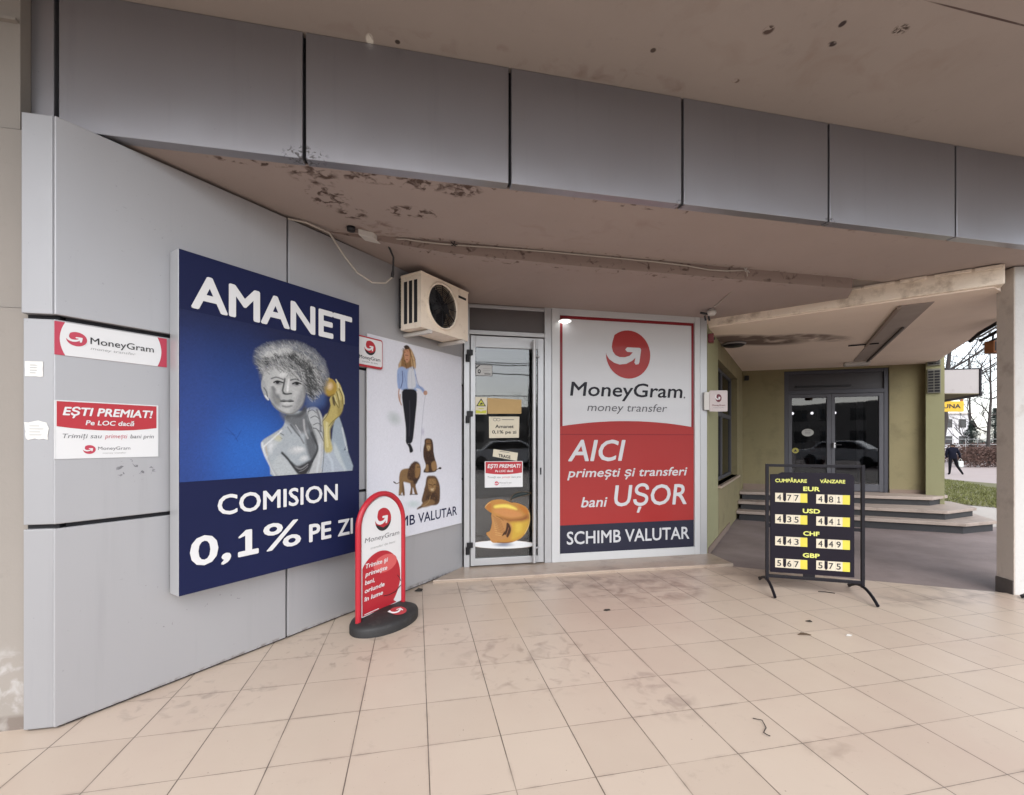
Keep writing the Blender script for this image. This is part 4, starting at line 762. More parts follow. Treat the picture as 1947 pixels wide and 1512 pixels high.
# the narrow return at the corner
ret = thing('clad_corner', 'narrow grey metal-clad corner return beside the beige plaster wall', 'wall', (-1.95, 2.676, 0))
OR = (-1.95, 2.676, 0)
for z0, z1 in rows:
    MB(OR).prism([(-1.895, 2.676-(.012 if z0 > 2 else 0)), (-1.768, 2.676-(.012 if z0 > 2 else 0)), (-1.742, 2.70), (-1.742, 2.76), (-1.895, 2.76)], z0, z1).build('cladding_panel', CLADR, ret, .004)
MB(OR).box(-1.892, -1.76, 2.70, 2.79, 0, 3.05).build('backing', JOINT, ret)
pw = thing('plaster_wall', 'beige plaster wall with chipped base at the far left edge', 'wall', (-3.4, 2.72, 0))
OP = (-3.4, 2.72, 0)
MB(OP).box(-9, -1.896, 2.712, 3.4, -.05, 2.10).build('lower_wall', BEIGEW, pw)
MB(OP).box(-9, -1.896, 2.730, 3.4, 2.106, 3.0).build('middle_wall', BEIGEW, pw)
MB(OP).box(-9, -1.951, 2.738, 3.4, 3.006, 3.797).build('upper_wall', BEIGEW, pw)
MB(OP).box(-9, -1.955, 2.715, 2.74, 3.535, 3.55).build('string_course', BEIGEW, pw)

# ------------------------------------------------------------ big blue sign
B0 = (.487, 0, .543)
sg = wall_thing('light_box_sign', 'tall dark blue box sign reading AMANET with a silver painted woman', 'sign', .487, .543)
def off(t): return tuple(t)
MB(B0).box(.487, 1.765, -.122, -.014, .543, 2.545).build('cabinet', ALU, sg, .003)
MB(B0).slab([(.489, .545), (1.763, .545), (1.763, 2.543), (.489, 2.543)], -.1265, -.1225).build('face', NAVY, sg)
WP = paint(WOMAN_ART, .4905, 1.7615, 1.200, 2.20, 420, 330, (.013, .018, .070), .03)
picture('printed_picture', WP, -.1280, B0, PRINT, sg)
y = -.1295
mb = MB(B0)
mb.text('AMANET', .548, 1.690, 2.218, .206, y, 0, .028); mb.build('headline', WHITE, sg); mb = MB(B0)
mb.text('COMISION', .692, 1.556, .980, .125, y, 0, .018); mb.build('lettering', WHITE, sg); mb = MB(B0)
mb.text('0', .542, .697, .697, .175, y, 0, .022); mb.text(',', .712, .771, .700, .175, y, 0, .03, .12); mb.text('1', .812, .944, .698, .172, y, 0, .022)
mb.text('%', .973, 1.247, .699, .180, y, 0, .012); mb.text('PE', 1.31, 1.498, .698, .130, y, 0, .026); mb.text('ZI', 1.556, 1.698, .696, .126, y, 0, .02)
mb.build('lettering', WHITE, sg)

# ------------------------------------------------------------ stickers and papers on the clad wall
def wall_sticker(name, label, cat, u0, u1, z0, z1, group=None, y=-.0015):
    t = wall_thing(name, label, cat, u0, z0, 0, group); return t, (u0, 0, z0)
t, o0 = wall_sticker('banner', 'wide white and pink banner with round arrow logo under the upper joint', 'sign', .001, .476, 1.87, 2.036)
MB(o0).slab([(.001, 1.869), (.476, 1.869), (.476, 2.036), (.001, 2.036)], -.003, -.0005).build('panel', PINKRED, t)
mb = MB(o0)
arc = lambda c, b, s: [(c + s*b*(1-(2*k/10-1)**2), 1.869+.167*k/10) for k in range(11)]
L_ = arc(.040, .020, -1); R_ = arc(.430, .019, 1)
mb.sheet(L_ + R_[::-1], -.0038, 0)
logo(mb, .083, 1.959, .040, .036, -.0046, 1, 0, .0008, 1)
mb.text('MoneyGram', .136, .412, 1.945, .034, -.0046, 2, .004); mb.text('money transfer', .137, .329, 1.915, .014, -.0046, 3, .0, .2)
mb.build('print', [WHITE, PINKRED, INK, LGREYINK], t)
def premiat(t, o0, y, x0, x1, z0, z1, base_mat=WHITE, ang=0):
    """the red and white prize sticker, drawn in a box"""
    def X(f): return x0+(x1-x0)*f
    def Z(f): return z0+(z1-z0)*f
    MB(o0).slab([(x0, z0), (x1, z0), (x1, z1), (x0, z1)], y-.0025, y).build('panel', base_mat, t)
    mb = MB(o0); yy = y-.0033
    mb.sheet([(X(.02), Z(.98)), (X(.02), Z(.555))] + [(X(.02+.96*k/8), Z(.555-.06*(1-(2*k/8-1)**2))) for k in range(1, 8)] + [(X(.98), Z(.555)), (X(.98), Z(.98))], yy, 1)
    mb.text('EȘTI PREMIAT!', X(.07), X(.94), Z(.745), (z1-z0)*.145, yy-.0008, 0, .030, .2)
    mb.text('Pe LOC dacă', X(.27), X(.74), Z(.585), (z1-z0)*.085, yy-.0008, 0, .02, .15)
    mb.text('Trimiți sau', X(.07), X(.42), Z(.355), (z1-z0)*.075, yy, 3, .0, .2); mb.text('primești', X(.45), X(.67), Z(.355), (z1-z0)*.075, yy, 2, .0, .2); mb.text('bani prin', X(.70), X(.95), Z(.355), (z1-z0)*.075, yy, 3, 0, .2)
    logo(mb, X(.305), Z(.155), (x1-x0)*.058, (z1-z0)*.078, yy, 2, 0, .0008, 2)
    mb.text('MoneyGram', X(.385), X(.70), Z(.145), (z1-z0)*.058, yy, 3, 0); mb.text('money transfer', X(.43), X(.66), Z(.075), (z1-z0)*.028, yy, 4, 0)
    for a, b, c, d in ((.0, 1, .985, 1), (.0, 1, 0, .012), (0, .008, 0, 1), (.992, 1, 0, 1)):
        mb.sheet([(X(a), Z(c)), (X(b), Z(c)), (X(b), Z(d)), (X(a), Z(d))], yy-.0002, 5)
    mb.build('print', [WHITE, RED if base_mat is WHITE else PINKRED, PINKRED, GREYINK, LGREYINK, WHITE], t)
t, o0 = wall_sticker('prize_poster', 'red and white poster reading EȘTI PREMIAT! on the grey clad wall', 'poster', -.003, .434, 1.348, 1.643)
premiat(t, o0, -.0005, 0.0, .434, 1.348, 1.643)
def torn(x0, x1, z0, z1, seed, j=.006):
    r = random.Random(seed); P = []
    for (a, b), (c, d) in (((x0, z0), (x1, z0)), ((x1, z0), (x1, z1)), ((x1, z1), (x0, z1)), ((x0, z1), (x0, z0))):
        for k in range(5): P.append((a+(c-a)*k/5+r.uniform(-j, j), b+(d-b)*k/5+r.uniform(-j, j)))
    return P
for nm, lab, x0, x1, z0, z1, seed, jj in (('paper_notice', 'small white paper notice, upper one on the grey corner return', -1.886, -1.812, 1.757, 1.832, 1, .001),
                                      ('paper_notice', 'torn ragged white paper notice, lower one on the corner return', -1.888, -1.792, 1.448, 1.535, 2, .006)):
    t = thing(nm, lab, 'notice', (x0, 2.676, z0), 0, 'white papers on the corner return'); o0 = (x0, 2.676, z0)
    MB(o0).slab(torn(x0, x1, z0, z1, seed, jj), 2.6735, 2.6755).build('sheet', PAPER, t)
    mb = MB(o0); r = random.Random(seed)
    for k in range(4):
        zz = z1-(z1-z0)*(.28+.17*k); mb.sheet([(x0+.02, zz), (x1-.015-r.uniform(0, .02), zz), (x1-.015-r.uniform(0, .02), zz+.004), (x0+.02, zz+.004)], 2.6728)
    mb.build('print', LGREYINK, t)

# ------------------------------------------------------------ white poster with the woman and the lions
L0 = (1.93, 0, .53)
t = wall_thing('picture_poster', 'tall pale poster of a woman walking three lions beside the shop door', 'poster', 1.93, .53)
MB(L0).slab([(1.93, .53), (3.243, .53), (3.243, 2.362), (1.93, 2.362)], -.024, -.0125).build('board', WHITE, t, .002)
picture('printed_picture', paint(LION_ART, 1.934, 3.239, .534, 2.358, 300, 420, s2l((236, 238, 248))), -.0252, L0, PRINT, t)
mb = MB(L0); mb.text('SCHIMB', 1.985, 2.512, .634, .096, -.0265, 0, .012); mb.text('VALUTAR', 2.553, 3.158, .634, .096, -.0265, 0, .012)
mb.build('lettering', NAVY, t)
# small framed plate that stands proud between the blue sign and the poster
def rrect(x0, x1, z0, z1, r, n=5):
    P = []
    for cx, cz, a in ((x1-r, z0+r, -90), (x1-r, z1-r, 0), (x0+r, z1-r, 90), (x0+r, z0+r, 180)):
        P += [(cx+r*math.cos(R(a+90*k/n)), cz+r*math.sin(R(a+90*k/n))) for k in range(n+1)]
    return P
t = wall_thing('logo_plate', 'square white plate with red rim and arrow logo peeking from behind the blue sign', 'sign', 1.80, 2.066)
o0 = (1.80, 0, 2.066)
MB(o0).slab(rrect(1.80, 2.087, 2.066, 2.326, .02), -.044, -.035).build('plate', RED, t, .001)
mb = MB(o0); mb.sheet(rrect(1.808, 2.079, 2.085, 2.314, .016), -.0452, 0); logo(mb, 1.945, 2.235, .062, .062, -.0460, 1, 0, .0008, 2)
mb.text('MoneyGram', 1.83, 2.058, 2.132, .030, -.0460, 3, .008); mb.text('transfer de bani', 1.86, 2.03, 2.105, .012, -.0460, 4, 0)
mb.build('print', [WHITE, RED, INK, INK, GREYINK], t)

# ------------------------------------------------------------ air conditioner
A0_ = (2.29, 0, 2.44)
ac = wall_thing('air_conditioner', 'weathered beige air conditioner outdoor unit on brackets above the lion poster', 'air conditioner', 2.29, 2.44)
u0, u1, z0, z1, ya, yb = 2.29, 2.98, 2.455, 2.945, -.31, -.06
fc, fr = (2.585, 2.710), .205
n = 36
mb = MB(A0_)
# front plate with a round opening, and the other five sides
ring = [(fc[0]+fr*math.cos(2*math.pi*k/n), ya, fc[1]+fr*math.sin(2*math.pi*k/n)) for k in range(n)]
def sq(k):
    a = 2*math.pi*k/n; c, s_ = math.cos(a), math.sin(a); tt = min((u1-fc[0])/c if c > 1e-6 else 9, (u0-fc[0])/c if c < -1e-6 else 9, (z1-fc[1])/s_ if s_ > 1e-6 else 9, (z0-fc[1])/s_ if s_ < -1e-6 else 9)
    return (fc[0]+c*tt, ya, fc[1]+s_*tt)
outer = [sq(k) for k in range(n)]
for cu, cz in ((u0, z0), (u1, z0), (u1, z1), (u0, z1)):      # put the nearest ray exactly on each corner
    k = min(range(n), key=lambda q: (outer[q][0]-cu)**2+(outer[q][2]-cz)**2); outer[k] = (cu, ya, cz)
mb._add(ring+outer, [(k, (k+1) % n, n+(k+1) % n, n+k)[::-1] for k in range(n)])
mb._add(ring+[(x, ya+.03, z) for x, y, z in ring], [(k, n+k, n+(k+1) % n, (k+1) % n) for k in range(n)])
co = [(x, y, z) for z in (z0, z1) for y in (ya, yb) for x in (u0, u1)]
mb._add(co, [(0, 2, 3, 1), (4, 5, 7, 6), (2, 6, 7, 3), (0, 4, 6, 2), (1, 3, 7, 5)])
bmesh.ops.remove_doubles(mb.bm, verts=mb.bm.verts, dist=.0005)
mb.build('casing', BEIGEP, ac)
MB(A0_).lathe([(fr+.016, 0), (fr+.018, -.010), (fr+.002, -.014), (fr-.004, -.004)], (fc[0], ya, fc[1]), 'y', 40).build('fan_ring', BEIGEP, ac)
mb = MB(A0_)
for q in range(1, 11): 
    rr = fr*q/10.5; mb.tube([(fc[0]+rr*math.cos(2*math.pi*k/30), ya+.004, fc[1]+rr*math.sin(2*math.pi*k/30)) for k in range(31)], .0028, 0, 5, False)
for k in range(12):
    a = 2*math.pi*k/12; mb.tube([(fc[0]+.03*math.cos(a), ya+.001, fc[1]+.03*math.sin(a)), (fc[0]+fr*math.cos(a), ya+.001, fc[1]+fr*math.sin(a))], .0032, 0, 5)
mb.build('fan_guard', DARKGRILL, ac)
mb = MB(A0_); mb.lathe([(0.0, .05), (.05, .05), (.055, .09)], (fc[0], ya, fc[1]), 'y', 20)
for k in range(3):
    a = 2*math.pi*k/3
    mb._add([(fc[0]+.05*math.cos(a), ya+.06, fc[1]+.05*math.sin(a)), (fc[0]+.19*math.cos(a-.3), ya+.055, fc[1]+.19*math.sin(a-.3)), (fc[0]+.19*math.cos(a+.5), ya+.085, fc[1]+.19*math.sin(a+.5)), (fc[0]+.05*math.cos(a+.7), ya+.085, fc[1]+.05*math.sin(a+.7))], [(0, 1, 2, 3)])
mb.build('fan', FANBLADE, ac)
MB(A0_).slab([(fc[0]+fr*1.0*math.cos(2*math.pi*k/30), fc[1]+fr*math.sin(2*math.pi*k/30)) for k in range(30)], ya+.13, ya+.14).build('coil', JOINT, ac)
for k in range(3):
    MB(A0_).box(u0-.003, u0+.004, ya+.045+k*.062, ya+.083+k*.062, z0+.05, z1-.055).build('side_vent', JOINT, ac)
MB(A0_).box(u0+.0, u0+.01, yb-.004, yb+.02, z0+.02, z1-.01).build('rear_coil', JOINT, ac)
MB(A0_).box(u0-.006, u1+.006, ya-.006, yb, z1-.004, z1+.012).build('lid', BEIGEP, ac, .004)
MB(A0_).box(u1-.155, u1-.035, ya-.003, ya+.001, z1-.085, z1-.062).build('badge', BLACKP, ac)
for uu in (u0+.10, u1-.10):
    b = MB(A0_).box(uu-.018, uu+.018, -.34, -.004, z0-.040, z0-.008).build('bracket', WHITEP, ac, .004)

# ------------------------------------------------------------ cables and the box on the soffit
o = MB().tube([(-.915, 3.545, 3.05), (-.80, 3.60, 3.058), (-.66, 3.70, 3.04), (-.63, 3.71, 3.0), (-.56, 3.77, 2.90), (-.47, 3.84, 2.80), (-.36, 3.92, 2.755), (-.26, 3.99, 2.78), (-.205, 4.02, 2.845)], .0075, 0, 8).build('white_cable', CABLEW)
tag(o, 'pale cable drooping in a loop on the clad wall under the soffit', 'cable')
o = MB().tube([(-.205, 4.02, 2.845), (-.20, 4.01, 2.87), (-.195, 3.99, 2.90), (-.19, 3.92, 2.98), (-.23, 3.83, 3.045), (-.32, 3.78, 3.062)], [.012, .014, .008, .008, .008, .008], 0, 8).build('black_cable', CABLEB)
tag(o, 'short black cable with plug hanging from the box to the white loop', 'cable')
t = thing('junction_box', 'small dirty white junction box with black plug on the soffit', 'junction box', (-.36, 3.72, 3.03))
o0 = (-.36, 3.72, 3.03)
MB(o0).prism([(-.44, 3.655), (-.33, 3.70), (-.285, 3.80), (-.40, 3.76)], 3.028, 3.0755).build('case', WHITEP, t, .004)
MB(o0).lathe([(.0, 0), (.03, 0), (.032, .03), (.02, .032)], (-.49, 3.64, 3.043), 'z', 14).build('plug', CABLEB, t)
pts = [(-.29, 3.79, 3.058), (-.1, 3.742, 3.064), (.05, 3.738, 3.052), (.286, 3.740, 3.050), (.6, 3.741, 3.058), (1.094, 3.741, 3.064), (1.7, 3.741, 3.062), (2.1, 3.741, 3.060), (2.43, 3.740, 3.050), (2.65, 3.739, 3.030), (2.85, 3.739, 3.034), (3.02, 3.74, 3.052)]
t = thing('soffit_cable', 'long thin white cable clipped along the step in the soffit', 'cable', (1.3, 3.74, 3.05))
MB((1.3, 3.74, 3.05)).tube(pts, .0065, 0, 6).build('cable', CABLEW, t)
MB((1.3, 3.74, 3.05)).tube([(3.02, 3.74, 3.052), (3.05, 3.72, 3.04), (3.10, 3.77, 2.99), (3.20, 4.20, 2.962), (3.31, 4.55, 2.958)], .0045, 0, 6).build('branch_cable', CABLEW, t)
for x in (.30, 3.05):
    mb = MB((1.3, 3.74, 3.05))
    for k in range(5):
        a = k*1.3; mb.tube([(x, 3.738, 3.05), (x+.03*math.cos(a), 3.732-.008*k, 3.05+.03*math.sin(a))], .004, 0, 5)
    mb.build('cable_tie', WHITEP if x > 1 else CABLEB, t)

# ============================================================ SHOP DOOR
D0 = (.53, 5.02, .03)
dr = thing('shop_door', 'tall white aluminium framed glass shop door with long steel pull bar', 'door', D0)
mb = MB(D0); mb.box(.515, .578, 5.02, 5.10, .03, 2.965); mb.box(1.444, 1.528, 5.02, 5.10, .03, 2.985); mb.box(.578, 1.444, 5.025, 5.10, 2.93, 2.965); mb.box(.578, 1.444, 5.025, 5.10, 2.628, 2.676)
mb.build('frame', ALU, dr, .004)
MB(D0).box(.578, 1.444, 5.05, 5.07, 2.676, 2.93).build('transom_panel', TRANSOM, dr)
mb = MB(D0); mb.box(.588, .640, 5.012, 5.06, .045, 2.612); mb.box(1.362, 1.430, 5.012, 5.06, .045, 2.612); mb.box(.640, 1.362, 5.0135, 5.06, .045, .122); mb.box(.640, 1.362, 5.0135, 5.06, 2.486, 2.612)
lf = mb.build('leaf_frame', ALU, dr, .003)
MB(D0).box(.636, 1.366, 5.034, 5.040, .118, 2.49).build('glass', GLASS, dr)
mb = MB(D0); mb.box(1.252, 1.272, 5.041, 5.055, .122, 2.486); mb.box(.640, .655, 5.041, 5.055, .122, 2.486); mb.box(1.345, 1.362, 5.041, 5.055, .122, 2.486); mb.build('inner_gasket', JOINT, dr)
MB(D0).tube([(1.302, 4.955, .06), (1.302, 4.955, 2.575)], .020, 0, 14).build('pull_bar', STEEL, dr)
for zz in (.22, 2.40):
    MB(D0).tube([(1.302, 4.957, zz), (1.375, 5.013, zz)], .011, 0, 8).build('bar_bracket', STEEL, dr)
MB(D0).slab([(1.385, 1.05), (1.402, 1.05), (1.402, 1.13), (1.385, 1.13)], 5.006, 5.0125).build('lock', DARKGRILL, dr, .002)
for zz in (2.40, 1.72, .262):
    mb = MB(D0); mb.tube([(.553, 5.008, zz-.085), (.553, 5.008, zz-.005)], .021, 0, 12); mb.box(.545, .612, 4.992, 5.0115, zz-.012, zz+.048); mb.build('hinge', BLACKP, dr, .003)
# stickers on the glass
def door_item(name, label, cat, x0, x1, z0, z1, group=None):
    t = thing(name, label, cat, (x0, 5.0335, z0), 0, group); return t, (x0, 5.0335, z0)
YG = 5.0335
t, o0 = door_item('camera_sticker', 'small grey black-framed camera notice high on the door glass', 'sticker', .645, .836, 2.165, 2.295)
MB(o0).slab([(.645, 2.165), (.836, 2.165), (.836, 2.293), (.645, 2.293)], YG-.0015, YG).build('sheet', GREYINK, t)
mb = MB(o0); mb.sheet([(.652, 2.172), (.829, 2.172), (.829, 2.286), (.652, 2.286)], YG-.0023, 0)
mb.sheet([(.652, 2.24), (.70, 2.286), (.685, 2.286), (.652, 2.262)], YG-.0031, 1)
mb.sheet([(.672+.5*.03+.018*math.cos(k*.63), 2.215+.024*math.sin(k*.63)) for k in range(10)], YG-.0031, 1); mb.sheet([(.687+.009*math.cos(k*.63), 2.217+.011*math.sin(k*.63)) for k in range(10)], YG-.0037, 0)
for k, w in enumerate((.09, .085, .07)): mb.sheet([(.728, 2.245-.02*k), (.728+w, 2.245-.02*k), (.728+w, 2.252-.02*k), (.728, 2.252-.02*k)], YG-.0031, 2)
mb.sheet([(.745, 2.184), (.815, 2.184), (.815, 2.194), (.745, 2.194)], YG-.0031, 1)
mb.build('print', [mat('pale_sticker', (.55, .55, .54), .6), INK, LGREYINK], t)
t, o0 = door_item('warning_sticker', 'small yellow sticker with black warning triangle on the door glass', 'sticker', .632, .775, 1.735, 1.93)
MB(o0).slab([(.643, 1.735), (.773, 1.735), (.773, 1.928), (.643, 1.928)], YG-.0015, YG).build('sheet', CREAM, t)
mb = MB(o0); mb.sheet([(.652, 1.825), (.764, 1.825), (.708, 1.915)], YG-.0023, 0); mb.sheet([(.669, 1.834), (.747, 1.834), (.708, 1.897)], YG-.0031, 1); mb.sheet([(.69, 1.84), (.73, 1.85), (.715, 1.868), (.70, 1.86)], YG-.0039, 0)
mb.sheet([(.648, 1.745), (.768, 1.745), (.768, 1.782), (.72, 1.775), (.708, 1.765), (.69, 1.777), (.648, 1.782)], YG-.0023, 1); mb.sheet([(.68, 1.795), (.74, 1.795), (.74, 1.803), (.68, 1.803)], YG-.0023, 1)
mb.build('print', [INK, LIME], t)
t, o0 = door_item('cardboard_notice', 'blank brown cardboard sheet taped on the door glass', 'notice', .779, 1.173, 1.746, 1.92)
MB(o0).slab([(.781, 1.742), (1.170, 1.747), (1.173, 1.908), (.779, 1.921)], YG-.004, YG).build('sheet', CARD, t)
t, o0 = door_item('rate_note', 'cream note reading Amanet 0,1% pe zi on the door glass', 'notice', .797, 1.148, 1.47, 1.712)
MB(o0).slab([(.799, 1.468), (1.142, 1.474), (1.148, 1.714), (.797, 1.710)], YG-.002, YG).build('sheet', CREAM, t)
mb = MB(o0); yy = YG-.003
for cx in (.865, .905): mb.tube([(cx+.020*math.cos(k*.524), yy, 1.677+.016*math.sin(k*.524)) for k in range(13)], .0026, 1, 4, False)
mb.sheet([(.945, 1.674), (1.085, 1.674), (1.085, 1.681), (.945, 1.681)], yy, 1)
mb.build('emblem', [INK, GREYINK], t); mb = MB(o0); mb.text('Amanet', .868, 1.082, 1.582, .038, yy, 0, .025); mb.build('lettering', [INK, GREYINK], t); mb = MB(o0); mb.text('0,1% pe zi', .832, 1.112, 1.520, .036, yy, 0, .022)
mb.build('lettering', [INK, GREYINK], t)
t, o0 = door_item('tape_note', 'small tilted cream paper strip reading TRAGE on the door glass', 'notice', .838, 1.13, 1.21, 1.345)
MB(o0).slab([(.838, 1.262), (1.118, 1.208), (1.132, 1.300), (.850, 1.345)], YG-.002, YG).build('sheet', CREAM, t)
mb = MB(o0); mb.text('TRAGE', .905, 1.045, 1.256, .036, YG-.003, 0, .03, 0, -.17); mb.sheet([(.92, 1.317), (1.03, 1.300), (1.03, 1.306), (.92, 1.323)], YG-.003, 1); mb.build('lettering', [INK, GREYINK], t)
t, o0 = door_item('prize_sticker', 'small red and white prize sticker reading EȘTI PREMIAT! on the door glass', 'sticker', .749, 1.185, .912, 1.206)
premiat(t, o0, YG, .749, 1.187, .912, 1.206)
t, o0 = door_item('apple_sticker', 'golden bitten apple on white plate sticker at the door bottom', 'sticker', .645, 1.36, .19, .86)
picture('printed_picture', paint(APPLE_ART, .642, 1.362, .17, .87, 230, 224, s2l((200, 150, 80))), YG-.0015, o0, PRINTM, t, True)

# ============================================================ DISPLAY WINDOW
D1 = (1.535, 5.02, .03)
wd = thing('display_window', 'big white framed window with red and white money transfer print', 'window', D1)
mb = MB(D1); mb.box(1.5295, 1.626, 5.012, 5.10, .03, 2.975); mb.box(3.372, 3.445, 5.012, 5.10, .03, 2.975); mb.box(1.626, 3.372, 5.0135, 5.10, .03, .125); mb.box(1.626, 3.372, 5.0135, 5.10, 2.90, 2.975)
mb.build('frame', ALUW, wd, .004)
MB(D1).box(3.450, 3.545, 5.016, 5.12, .01, 2.985).build('side_post', ALU, wd, .004)
xl, xr = 1.628, 3.370; yw = 5.034
MB(D1).slab([(xl-.01, .12), (xr+.01, .12), (xr+.01, 2.905), (xl-.01, 2.905)], yw, yw+.012).build('pane', WHITEW, wd)
mb = MB(D1); y1, y2, y3 = yw-.001, yw-.002, yw-.003
mb.sheet([(xl, 1.50), (xl, 2.898), (xr, 2.898), (xr, 1.50), (xr-.034, 1.50), (xr-.034, 2.862), (xl+.036, 2.862), (xl+.036, 1.50)], y1, 1)
mb.sheet([(xl, .452)] + [(xr, .458)] + [(xr-(xr-xl)*k/14, 1.605+.07*(1-(2*k/14-1)**2)) for k in range(15)], y2, 0)
mb.sheet([(xl, .125), (xr, .125), (xr, .458), (xl, .452)], y2, 2)
mb.build('colour_print', [REDW, DREDW, NAVYW], wd)
MB(D1).box(xl, xr, yw-.0034, yw-.0022, 1.508, 1.517).build('film_joint', DREDW, wd)
mb = MB(D1); logo(mb, 2.492, 2.475, .288, .290, y2, 0, 1, .001); mb.build('emblem', [REDW, WHITEW], wd)
mb = MB(D1); mb.text('MoneyGram', 1.755, 3.215, 1.965, .165, y3, 0, .012, .10); mb.sheet([(3.240+.012*math.cos(k*.7), 1.972+.012*math.sin(k*.7)) for k in range(9)], y3, 1)
mb.build('wordmark', [INKW, GREYW], wd); mb = MB(D1); mb.text('money transfer', 1.968, 3.006, 1.790, .092, y3, 1, 0, .18); mb.build('lettering', [INKW, GREYW], wd)
mb = MB(D1); mb.text('AICI', 1.730, 2.455, 1.198, .250, y3, 0, .016, .2); mb.build('headline', WHITEW, wd); mb = MB(D1); mb.text('primești și transferi', 1.720, 3.280, 1.010, .105, y3, 0, .014, .2)
mb.text('bani', 1.890, 2.222, .655, .120, y3, 0, .014, .2); mb.text('UȘOR', 2.308, 3.270, .655, .250, y3, 0, .012, .12); mb.build('lettering', WHITEW, wd); mb = MB(D1); mb.text('SCHIMB VALUTAR', 1.715, 3.308, .225, .150, y3, 0, .014)
mb.build('lettering', WHITEW, wd)
# glowing oval for a reflection in the glass, with made-up base and arm
t = thing('oval_glint', 'small glowing oval standing in for a reflection at the top left corner of the red window', 'lamp', (1.70, 5.0, 2.80))
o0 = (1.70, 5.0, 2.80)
MB(o0).lathe([(.0, -.018), (.04, -.016), (.062, -.008), (.072, 0), (.05, .004), (0, .005)], (1.672, 4.97, 2.815), 'z', 24).build('glow_disc', GLINT, t)
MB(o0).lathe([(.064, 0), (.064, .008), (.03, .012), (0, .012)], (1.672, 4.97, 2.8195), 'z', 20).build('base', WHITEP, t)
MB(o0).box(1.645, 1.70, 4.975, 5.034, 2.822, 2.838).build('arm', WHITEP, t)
# threshold
o = MB().prism([(.16, 4.63), (.9, 4.605), (2.2, 4.60), (3.56, 4.555), (3.60, 5.03), (3.56, 5.3), (.55, 5.3), (.52, 5.09)], -.02, .03).build('door_step', MARBLE, None, .006)
tag(o, 'low beige marble step along the foot of door and window', 'step')
# what stands behind the glass
rm = thing('shop_room', 'dim shop interior seen through the glass door', 'room', (2, 7, 0)); o0 = (2, 7, 0)
MB(o0).box(-.4, 3.5, 8.2, 8.3, 0, 2.95).build('back_wall', ROOMW, rm); MB(o0).box(-.5, -.4, 5.3, 8.2, 0, 2.95).build('side_wall', ROOMW, rm); MB(o0).box(3.4, 3.5, 5.14, 8.2, 0, 2.95).build('side_wall', ROOMW, rm)
MB(o0).box(-.4, 3.4, 5.3, 8.2, .0, .035).build('room_floor', ROOMW, rm); MB(o0).box(-.5, 3.5, 5.12, 8.3, 2.955, 2.965).build('room_ceiling', ROOMW, rm)
mb = MB(o0); mb.box(.5, 2.6, 6.6, 7.1, .035, 1.05); mb.box(.45, 2.65, 6.55, 7.15, 1.05, 1.09); mb.build('counter', ROOMD, rm)
MB(o0).box(1.53, 3.39, 5.13, 5.15, .03, 2.95).build('window_backing', ROOMD, rm)
# ============================================================ THE RECESSED ENTRANCE ON THE RIGHT
GA = R(45.9); G0 = (3.558, 5.028)
gw = thing('side_wall', 'green rendered side wall with a dark window right of the display window', 'wall', (*G0, 0), GA)
LEN = 4.32
LITGREEN = mat('lit_green_render', (.36, .355, .20), .85, 0, .10, 3, .2, 60, dirt=(3, .55, .8, (.27, .25, .15)))  # the green render lightened where outside light reaches it, light put into the colour
MB().box(0, .90, 0, .3, 0, 2.90).build('wall', LITGREEN, gw)
MB().box(3.35, LEN, 0, .3, 0, 2.90).build('wall', GREEN, gw)
MB().box(.90, 3.35, 0, .3, 0, .80).build('wall', GREEN, gw)
MB().box(.90, 3.35, .0, .3, 2.60, 2.90).build('wall', GREEN, gw)
MB().box(.02, 2.15, -.012, -.0005, 0, .09).build('skirting', SKIRT, gw)
wnd = MB(); 
for a, b, c, d in ((.905, .96, .81, 2.595), (3.28, 3.345, .81, 2.595), (2.05, 2.12, .81, 2.595)): wnd.box(a, b, .10, .16, c, d)
for c, d in ((.81, .86), (1.83, 1.90), (2.55, 2.595)):
    for a, b in ((.961, 2.049), (2.121, 3.279)): wnd.box(a, b, .102, .158, c, d)
wn_ = wnd.build('window', GREYFRAME, gw, .003)
b = MB()
for a0, a1 in ((.955, 2.055), (2.115, 3.285)): b.box(a0, a1, .125, .131, .85, 2.56)
b.build('pane', GLASSD, wn_)
MB().box(.88, 3.38, -.05, .10, .765, .80).build('sill', MARBLE, gw, .005)
MB().box(.9, 3.35, .28, .30, .8, 2.6).build('dark_backing', JOINT, gw)
# ceiling over the entrance
cl = thing('entrance_ceiling', 'low beige painted ceiling over the recessed entrance steps', 'ceiling', (6.5, 5.5, 2.87)); o0 = (6.5, 5.5, 2.87)
MB(o0).prism([(3.50, 5.02), (3.62, 5.10), (5.28, 3.205), (5.9, 3.42), (6.79, 4.08), (9.75, 6.95), (9.6, 8.2), (6.6, 9.2), (3.4, 6.2)], 2.87, 6.0).build('slab', ANNEX, cl)
# lintel beam
LA = math.atan2(3.135-5.09, 5.30-3.59)
li = thing('lintel_beam', 'pale beige rendered lintel beam from the display window to the pillar', 'beam', (3.59, 5.09, 2.86), LA); LL = math.hypot(5.30-3.59, 3.135-5.09)
mb = MB((0, 0, 2.86)); 
mb.box(-.03, LL, -.004, .15, 2.884, 3.072)
mb.build('beam', LINTEL, li, .012)
rng = random.Random(4); mb = MB((0, 0, 2.86)); x = 0.0
while x < LL-.1:
    w = rng.uniform(.12, .4); mb.box(x, min(LL-.02, x+w), -.026-rng.uniform(0, .008), -.0125, 3.035+rng.uniform(-.008, .006), 3.062+rng.uniform(0, .008)); x += w+rng.uniform(.01, .06)
mb.build('broken_edge', LINTEL, li, .005)
